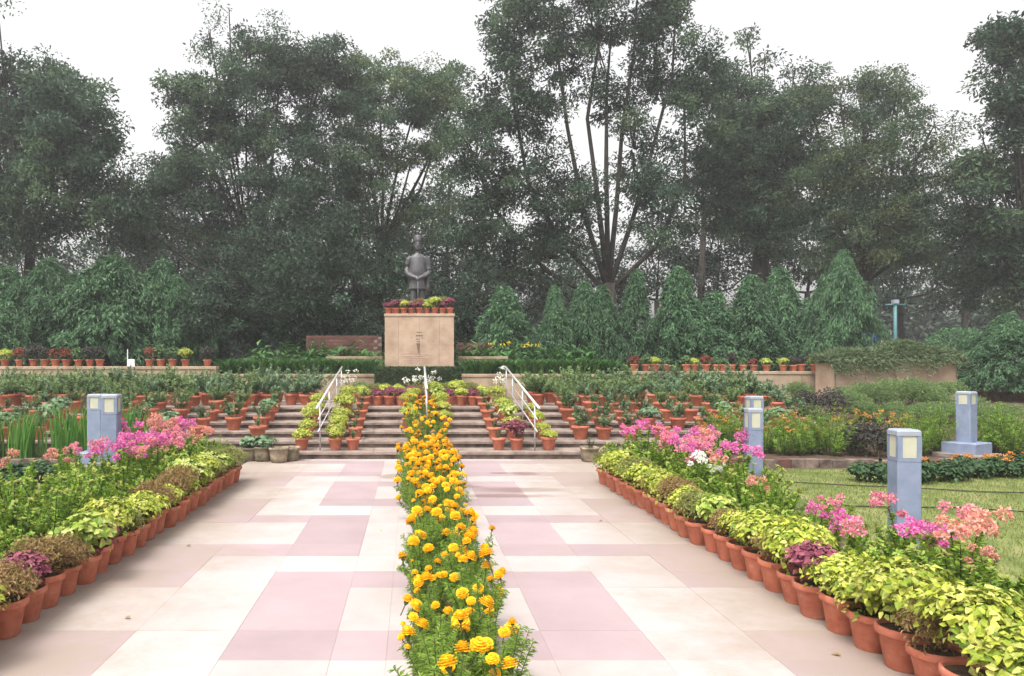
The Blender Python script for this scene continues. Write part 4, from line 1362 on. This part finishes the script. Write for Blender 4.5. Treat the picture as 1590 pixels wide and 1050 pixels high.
# ------------------------------------------------------------------ small things in the background
o = thing('light_pole', "teal metal pole rising behind the stone planter", "pole", (PX(1390, 21), 21, 1.2))
link('pole', MB().tube([(0, 0, 0), (0, 0, 2.05)], .045, 12).mesh('pole', M['teal']), o)
link('cross_arm', MB().tube([(-.28, 0, 2.02), (.28, 0, 2.02)], .022, 8).mesh('cross_arm', M['teal']), o)
link('lamp_head', MB().box(-.07, .07, -.07, .07, 2.05, 2.16).mesh('lamp_head', M['lampcap']), o)
o = thing('blue_banner', "small blue banner behind the stone planter", "banner", (PX(1352, 21), 21, 1.2))
link('sheet', MB().box(-.3, .3, -.01, .01, .85, 1.2).mesh('sheet', M['blue']), o)
for s in (-.31, .31):
    link('post', MB().tube([(s, .0, 0), (s, 0, 1.22)], .018, 8).mesh('post', M['steel']), o)
o = thing('white_marker', "small white marker board among the pots on the left wall", "sign", (PX(204, 18.1), 18.1, 1.49))
link('board', MB().cbox(-.08, .08, -.012, .012, .0, .17, .01).mesh('board', M['white']), o)
link('post', MB().box(-.1, -.082, -.01, .01, 0, .42).mesh('post', M['white']), o)

# ------------------------------------------------------------------ weeping columnar trees
def weeping(H, W, r_, n):
    """narrow conical crown of drooping tufts around a straight stem"""
    mb = MB()
    per = 14
    nt_ = n // per
    t_ = r_.random(nt_) ** .9
    prof = np.where(t_ < .2, .78 + t_ / .2 * .22, (1 - ((t_ - .2) / .8) ** 2.0)) * (W / 2)
    a = r_.random(nt_) * 2 * np.pi
    lump = 1 + .2 * np.sin(a * 2 + t_ * 6 + r_.uniform(0, 6)) + .18 * np.sin(a * 4 - t_ * 13 + r_.uniform(0, 6)) + .1 * np.sin(a * 3 + t_ * 27)
    rad = prof * lump * (.5 + .58 * r_.random(nt_) ** .5) + .02
    c = np.stack([rad * np.cos(a), rad * np.sin(a), .12 + t_ * (H - .12)], 1)
    out = np.stack([np.cos(a), np.sin(a), np.zeros(nt_)], 1)
    hang = r_.uniform(.16, .34, nt_)
    c, out, hang = np.repeat(c, per, 0), np.repeat(out, per, 0), np.repeat(hang, per)
    m_ = len(c)
    u = r_.random(m_)
    pos = c + out * (u * .09)[:, None] + np.array([0, 0, -1.0]) * (u ** 1.4 * hang)[:, None] + r_.normal(size=(m_, 3)) * .028
    pos[:, 2] = np.maximum(pos[:, 2], .1)
    d = unit(out * .5 + np.array([0, 0, -.8]) + r_.normal(size=(m_, 3)) * .5)
    nr = unit(out + np.array([0, 0, .5]) + r_.normal(size=(m_, 3)) * .5)
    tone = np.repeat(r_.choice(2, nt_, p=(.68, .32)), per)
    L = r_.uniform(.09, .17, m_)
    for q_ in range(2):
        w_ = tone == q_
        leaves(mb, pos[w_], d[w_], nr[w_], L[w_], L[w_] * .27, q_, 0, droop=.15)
    tk = MB().tube([(0, 0, -.1), (.02, .01, H * .5), (0, 0, H * .93)], [.05, .035, .01], 7)
    return mb.mesh('crown', [M['ashoka'], M['ashokadark']]), tk.mesh('trunk', M['bark'])


WP = [weeping(3.0, 1.0, np.random.default_rng(900 + i), 9000) for i in range(3)]
WB = [weeping(3.0, 2.0, np.random.default_rng(910 + i), 20000) for i in range(2)]
wt = [(783, 440, 66, 21.2), (862, 442, 44, 20.4), (897, 434, 48, 20.6), (938, 442, 48, 20.4), (983, 418, 50, 20.6), (1048, 412, 62, 20.6), (1105, 452, 66, 20.4), (1170, 425, 66, 20.4), (1222, 412, 60, 20.8), (1297, 388, 92, 20.2),
      (12, 412, 100, 20.4), (76, 402, 96, 20.6), (165, 396, 124, 20.3), (245, 402, 84, 20.8), (285, 430, 60, 20.6), (1075, 462, 60, 20.3), (118, 425, 80, 20.9)]
wt.sort()
for i, (px, py, w, y) in enumerate(wt):
    if px < 400:
        w *= 1.35
    z1 = PZ(py, y)
    hgt = z1 - 1.25
    cr, tk = WP[i % 3]
    o = thing('weeping_tree', f"narrow green weeping tree, {ORD[i]} from left along the wall", "tree", (PX(px, y), y, 1.25), rnd.uniform(0, 6.28), "weeping trees behind the walls")
    s = w * y / FPX * .98
    o.rotation_euler[0], o.rotation_euler[1] = rnd.uniform(-.06, .06), rnd.uniform(-.07, .07)
    if s > 1.35:
        cr, tk = WB[i % 2]
        s *= .5
    link('crown', cr, o, sc=(s, s, hgt / 3.0), kind='stuff')
    link('trunk', tk, o, sc=(s, s, hgt / 3.0))
# broad weeping shrub on the far right and the umbrella topiary
cr, tk = WB[1]
o = thing('weeping_shrub', "broad dark green weeping shrub at the right edge", "shrub", (PX(1565, 17.5), 17.5, .9))
link('crown', cr, o, sc=(.88, .8, .62), kind='stuff')
link('trunk', tk, o, sc=(.88, .8, .62))
o = thing('umbrella_topiary', "small tree with a mushroom-shaped clipped crown beside the planter", "tree", (PX(1482, 19.0), 19.0, 1.0))
r_ = np.random.default_rng(950)
n = 5200
q = sph(n, r_)
q[:, 2] = np.where(q[:, 2] < 0, q[:, 2] * .25, q[:, 2])
pos = np.stack([q[:, 0] * .85, q[:, 1] * .75, 1.0 + q[:, 2] * .42 - .35 * (q[:, 0] < -.3) * np.abs(q[:, 0])], 1) * 1.0 + r_.normal(size=(n, 3)) * .03
mb = MB()
leaves(mb, pos, r_.normal(size=(n, 3)) + q * .6, q + r_.normal(size=(n, 3)) * .5, r_.uniform(.06, .1, n), .03, 0, 0)
link('crown', mb.mesh('crown', M['ashoka']), o, kind='stuff')
link('trunk', MB().tube([(0, 0, -.2), (.05, 0, .5), (0, 0, 1.1)], [.07, .06, .05], 8).mesh('trunk', M['bark']), o)

# ------------------------------------------------------------------ tall trees
def tall_tree(label, Y, lobes, trunk_px, seed, mat='tree', dens=1.0, leafL=.15, ground_z=1.2, fork=None, group='tall trees behind the statue', name='shade_tree', stems=None, trunk_r=.2, grow=1.12, per=165, clr=.6):
    """lobes: (px, py, rx, ry[, density]) in photograph pixels at depth Y -> ellipsoids in metres around the trunk"""
    r_ = np.random.default_rng(seed)
    bx = PX(trunk_px, Y)
    root = thing(name, label, "tree", (bx, Y, ground_z), 0, group)
    mb, br = MB(), MB()
    tones = {'tree': ('tree', 'treedark', 'treelight'), 'treelight': ('treelight', 'tree', 'treelight2'), 'treedark': ('treedark', 'treedark2', 'tree')}[mat]
    k = Y / FPX
    L_ = []
    for lo in lobes:
        px, py, rx, ry = lo[:4]
        dn = lo[4] if len(lo) > 4 else 1.0
        L_.append((PX(px, Y) - bx, r_.uniform(-1.2, 1.2), PZ(py, Y) - ground_z, rx * k * grow, max(rx, ry) * k * .85, ry * k * grow, dn))
    zf = min(l[2] - l[5] * .6 for l in L_) if fork is None else PZ(fork, Y) - ground_z
    zf = max(zf, 1.0)
    p0 = np.array([0, 0, -.3])
    p1 = np.array([r_.uniform(-.15, .15), r_.uniform(-.15, .15), zf])
    br.tube([p0, (p0 + p1) / 2 + np.array([r_.uniform(-.12, .12), 0, 0]), p1], [trunk_r * 1.25, trunk_r, trunk_r * .8], 9)
    for (cx, cy, cz, rx, ry, rz, dn) in L_:
        c = np.array([cx, cy, cz])
        mid = p1 * .45 + c * .55 + np.array([r_.uniform(-.3, .3), 0, -.25 * rz])
        end = c + np.array([0, 0, rz * .35])
        if stems is None:
            if dn < .5:
                br.tube([p1, mid, c, end], [.06, .04, .022, .01], 5)
            else:
                br.tube([p1, mid, c, end], [trunk_r * .42, trunk_r * .26, trunk_r * .15, .02], 6)
        vol = rx * ry * rz
        ncl = int(11.0 * dens * dn * vol ** .78) + (6 if dn >= .5 else 2)
        q = sph(ncl, r_)
        rad = r_.random((ncl, 1)) ** .42
        cc = c + q * rad * np.array([rx, ry, rz])
        for j in range(min(ncl, 12)):
            t1 = cc[j]
            t0 = c + (t1 - c) * .1
            br.tube([t0, (t0 + t1) / 2 + r_.normal(size=3) * .12, t1], [trunk_r * .13 if dn >= .5 else .014, .02 if dn >= .5 else .011, .008], 4, 0, False)
        nl = int(per * (1 if dn >= .5 else .4))
        ctr = np.repeat(cc, nl, axis=0)
        n_ = len(ctr)
        cs = np.repeat(r_.uniform(.65, 1.2, ncl), nl)[:, None]
        off = sph(n_, r_) * (r_.random((n_, 1)) ** .45) * np.array([1.0, 1.0, .6]) * clr * cs
        pos = ctr + off
        d = unit(off + np.array([0, 0, -.12]) + r_.normal(size=(n_, 3)) * .5)
        nr = np.array([0, 0, 1.0]) + r_.normal(size=(n_, 3)) * .7
        tone = np.repeat(r_.choice(3, ncl, p=(.5, .28, .22)), nl)
        lsz = leafL * r_.uniform(.6, 1.2, n_) * np.repeat(r_.uniform(.8, 1.25, ncl), nl)
        for q_ in range(3):
            w_ = tone == q_
            if w_.any():
                leaves(mb, pos[w_], d[w_], nr[w_], lsz[w_], lsz[w_] * .45, q_, 0)
    if stems:
        for s in stems:
            pts = [np.array([PX(px, Y) - bx, r_.uniform(-.3, .3), PZ(py, Y) - ground_z]) for px, py in s]
            pts[0] = np.array([pts[0][0], 0, pts[0][2]])
            br.tube(pts, list(np.linspace(trunk_r * .33, .03, len(pts))), 7)
    link('crown', mb.mesh('crown', [M[q_] for q_ in tones]), root, kind='stuff')
    link('trunk', br.mesh('trunk', M['bark']), root)
    return root


tall_tree("broad dense tree at the far left with a domed crown", 26, [(40, 200, 110, 90), (125, 215, 65, 75), (20, 320, 110, 80), (-90, 220, 120, 130), (110, 320, 75, 60), (170, 265, 48, 55), (70, 140, 70, 55), (-60, 90, 70, 60), (5, 70, 35, 40, .25), (15, 20, 25, 25, .2), (185, 325, 45, 50)], 40, 1001, leafL=.17, per=150)
tall_tree("big spreading tree left of the statue, crown rising to thin sprays", 28, [(400, 150, 95, 85), (330, 215, 75, 70), (475, 170, 80, 95), (420, 290, 120, 70), (300, 310, 60, 60), (510, 310, 80, 80), (335, 70, 24, 26, .25), (365, 40, 22, 24, .25), (315, 35, 16, 20, .2), (385, 75, 25, 25, .4), (360, 400, 90, 70), (470, 400, 100, 80), (440, 95, 60, 50), (270, 250, 35, 50), (250, 310, 40, 55), (235, 360, 40, 45), (300, 165, 35, 35, .7), (500, 95, 45, 40)], 400, 1002, leafL=.14, per=175)
tall_tree("lighter tree filling the gap left of the tallest tree", 30, [(590, 170, 70, 75), (560, 270, 60, 75), (650, 150, 55, 60), (690, 180, 45, 70), (610, 350, 45, 55, .6), (545, 130, 50, 50), (640, 250, 42, 45, .5), (665, 320, 40, 50, .5), (705, 120, 30, 35, .5)], 590, 1003, mat='treelight', dens=.85)
tall_tree("tallest tree right of the statue with many upright bare stems", 27, [(800, 60, 52, 90), (790, 190, 75, 75), (735, 260, 60, 80), (825, 300, 75, 65), (930, 60, 42, 110, .8), (1030, 50, 55, 100), (1060, 160, 45, 80, .8), (985, 230, 32, 90, .7), (735, 365, 55, 60, .7), (880, 30, 40, 80, .5),
          (850, 400, 65, 55), (900, 330, 40, 60, .6), (960, -60, 110, 60), (800, -60, 60, 60), (1020, 330, 50, 60, .7)], 940, 1004, fork=440, trunk_r=.32,
          stems=[[(940, 440), (905, 330), (880, 200), (865, 90), (860, 20)], [(942, 430), (925, 300), (915, 180), (930, 60), (925, -40)], [(945, 440), (960, 320), (965, 200), (985, 80), (990, -20)],
                 [(948, 440), (985, 340), (1010, 240), (1040, 120), (1050, 20)], [(936, 450), (870, 370), (820, 280), (795, 150), (800, 40)], [(938, 470), (850, 420), (770, 330), (735, 250)],
                 [(944, 430), (940, 260), (945, 140), (950, 30)], [(950, 450), (1020, 380), (1060, 280), (1065, 150)]])
tall_tree("dense tree with a thick dark trunk and wispy top behind the weeping trees", 29, [(1150, 230, 70, 60), (1205, 290, 90, 75), (1105, 300, 60, 70), (1170, 115, 22, 24, .25), (1202, 82, 20, 22, .25), (1185, 45, 18, 20, .2), (1218, 122, 18, 18, .25), (1160, 65, 14, 18, .2), (1190, 170, 45, 40, .7), (1130, 160, 40, 60, .6), (1250, 220, 60, 60), (1160, 350, 70, 45), (1118, 115, 32, 40, .7), (1240, 150, 40, 40, .7), (1165, 165, 40, 35)], 1178, 1005, trunk_r=.36, leafL=.16)
tall_tree("wide rounded tree right of centre with an airy top", 27, [(1330, 240, 80, 70), (1285, 300, 75, 65), (1405, 280, 75, 65), (1350, 350, 95, 55), (1440, 350, 60, 55), (1380, 160, 65, 45, .5), (1300, 165, 50, 40, .6), (1440, 200, 45, 45, .45), (1330, 410, 80, 40, .6), (1340, 135, 40, 32, .6), (1270, 140, 32, 32, .6), (1415, 130, 30, 30, .5)], 1350, 1006, mat='treelight', dens=1.0, leafL=.125, per=190)
tall_tree("tree leaning in from the right edge", 24, [(1585, 130, 55, 75), (1640, 230, 100, 110), (1575, 300, 60, 60), (1545, 195, 40, 40, .6), (1530, 350, 60, 55), (1600, 400, 90, 70), (1490, 300, 35, 50, .5), (1500, 230, 30, 30, .4), (1550, 95, 45, 50), (1530, 150, 35, 35, .7), (1590, 50, 45, 45)], 1610, 1007, leafL=.155)
# darker growth behind and below
bgt = [(40, 420, 36), (180, 400, 38), (270, 390, 35), (640, 410, 36), (720, 400, 38), (800, 420, 35), (1020, 400, 37), (1110, 390, 38), (1250, 390, 36), (1400, 400, 38), (1500, 400, 35), (1590, 420, 37), (560, 380, 38), (450, 390, 37), (900, 430, 38), (350, 360, 38), (215, 320, 36), (1090, 260, 36), (1290, 330, 37), (690, 330, 38)]
for i, (px, py, Y_) in enumerate(bgt):
    s = 1.0
    tall_tree(f"dark background tree far behind the garden, {ORD[i]} of the far row", Y_, [(px, py, 70, 50, .8), (px - 45, py + 35, 50, 45, .8), (px + 50, py + 30, 50, 45, .8), (px + 5, py - 50, 45, 45, .45)], px, 1100 + i, mat='treedark', dens=.6, leafL=.2, per=70, clr=.75,
              group='dark trees of the far row', name='background_tree', trunk_r=.16)
# dense dark shrubs between statue and left weeping trees
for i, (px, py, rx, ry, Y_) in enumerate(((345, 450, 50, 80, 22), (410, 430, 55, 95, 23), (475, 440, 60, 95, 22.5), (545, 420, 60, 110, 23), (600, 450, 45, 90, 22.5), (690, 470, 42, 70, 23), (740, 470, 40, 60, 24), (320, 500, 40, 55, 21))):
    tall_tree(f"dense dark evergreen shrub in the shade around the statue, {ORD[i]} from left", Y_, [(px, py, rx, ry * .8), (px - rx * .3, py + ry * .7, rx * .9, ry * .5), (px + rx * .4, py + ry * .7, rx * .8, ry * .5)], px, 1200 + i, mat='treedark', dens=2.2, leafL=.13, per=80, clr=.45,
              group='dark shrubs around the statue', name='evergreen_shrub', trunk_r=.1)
# wood edge far behind that closes the horizon
r_ = np.random.default_rng(1300)
n = 60000
xx = r_.uniform(-60, 75, n)
top = 4.6 + 1.3 * np.sin(xx * .21) + .9 * np.sin(xx * .53 + 1) + .6 * np.sin(xx * 1.3)
zz = 1.0 + r_.random(n) ** .9 * top
yy = 58 + r_.uniform(-1.5, 1.5, n)
mb = MB()
leaves(mb, np.stack([xx, yy, zz], 1), r_.normal(size=(n, 3)), np.array([0, -.6, .6]) + r_.normal(size=(n, 3)) * .6, r_.uniform(.35, .7, n), .3, 0, 0)
o = link('treeline', mb.mesh('treeline', M['treedark']), kind='stuff')
tag(o, "dark tree line far behind the garden trees", "tree line")

# ------------------------------------------------------------------ evening haze between the trees
hz = MB().box(-90, 110, -20, 70, -1.6, 24)
m = bpy.data.materials.new('haze')
m.use_nodes = True
m.node_tree.nodes.clear()
pv = m.node_tree.nodes.new('ShaderNodeVolumePrincipled')
pv.inputs['Color'].default_value = (.93, .95, .97, 1)
pv.inputs['Density'].default_value = 0.0021
pv.inputs['Anisotropy'].default_value = 0.3
mo = m.node_tree.nodes.new('ShaderNodeOutputMaterial')
m.node_tree.links.new(pv.outputs[0], mo.inputs['Volume'])
o = link('haze', hz.mesh('haze', m), kind='stuff')
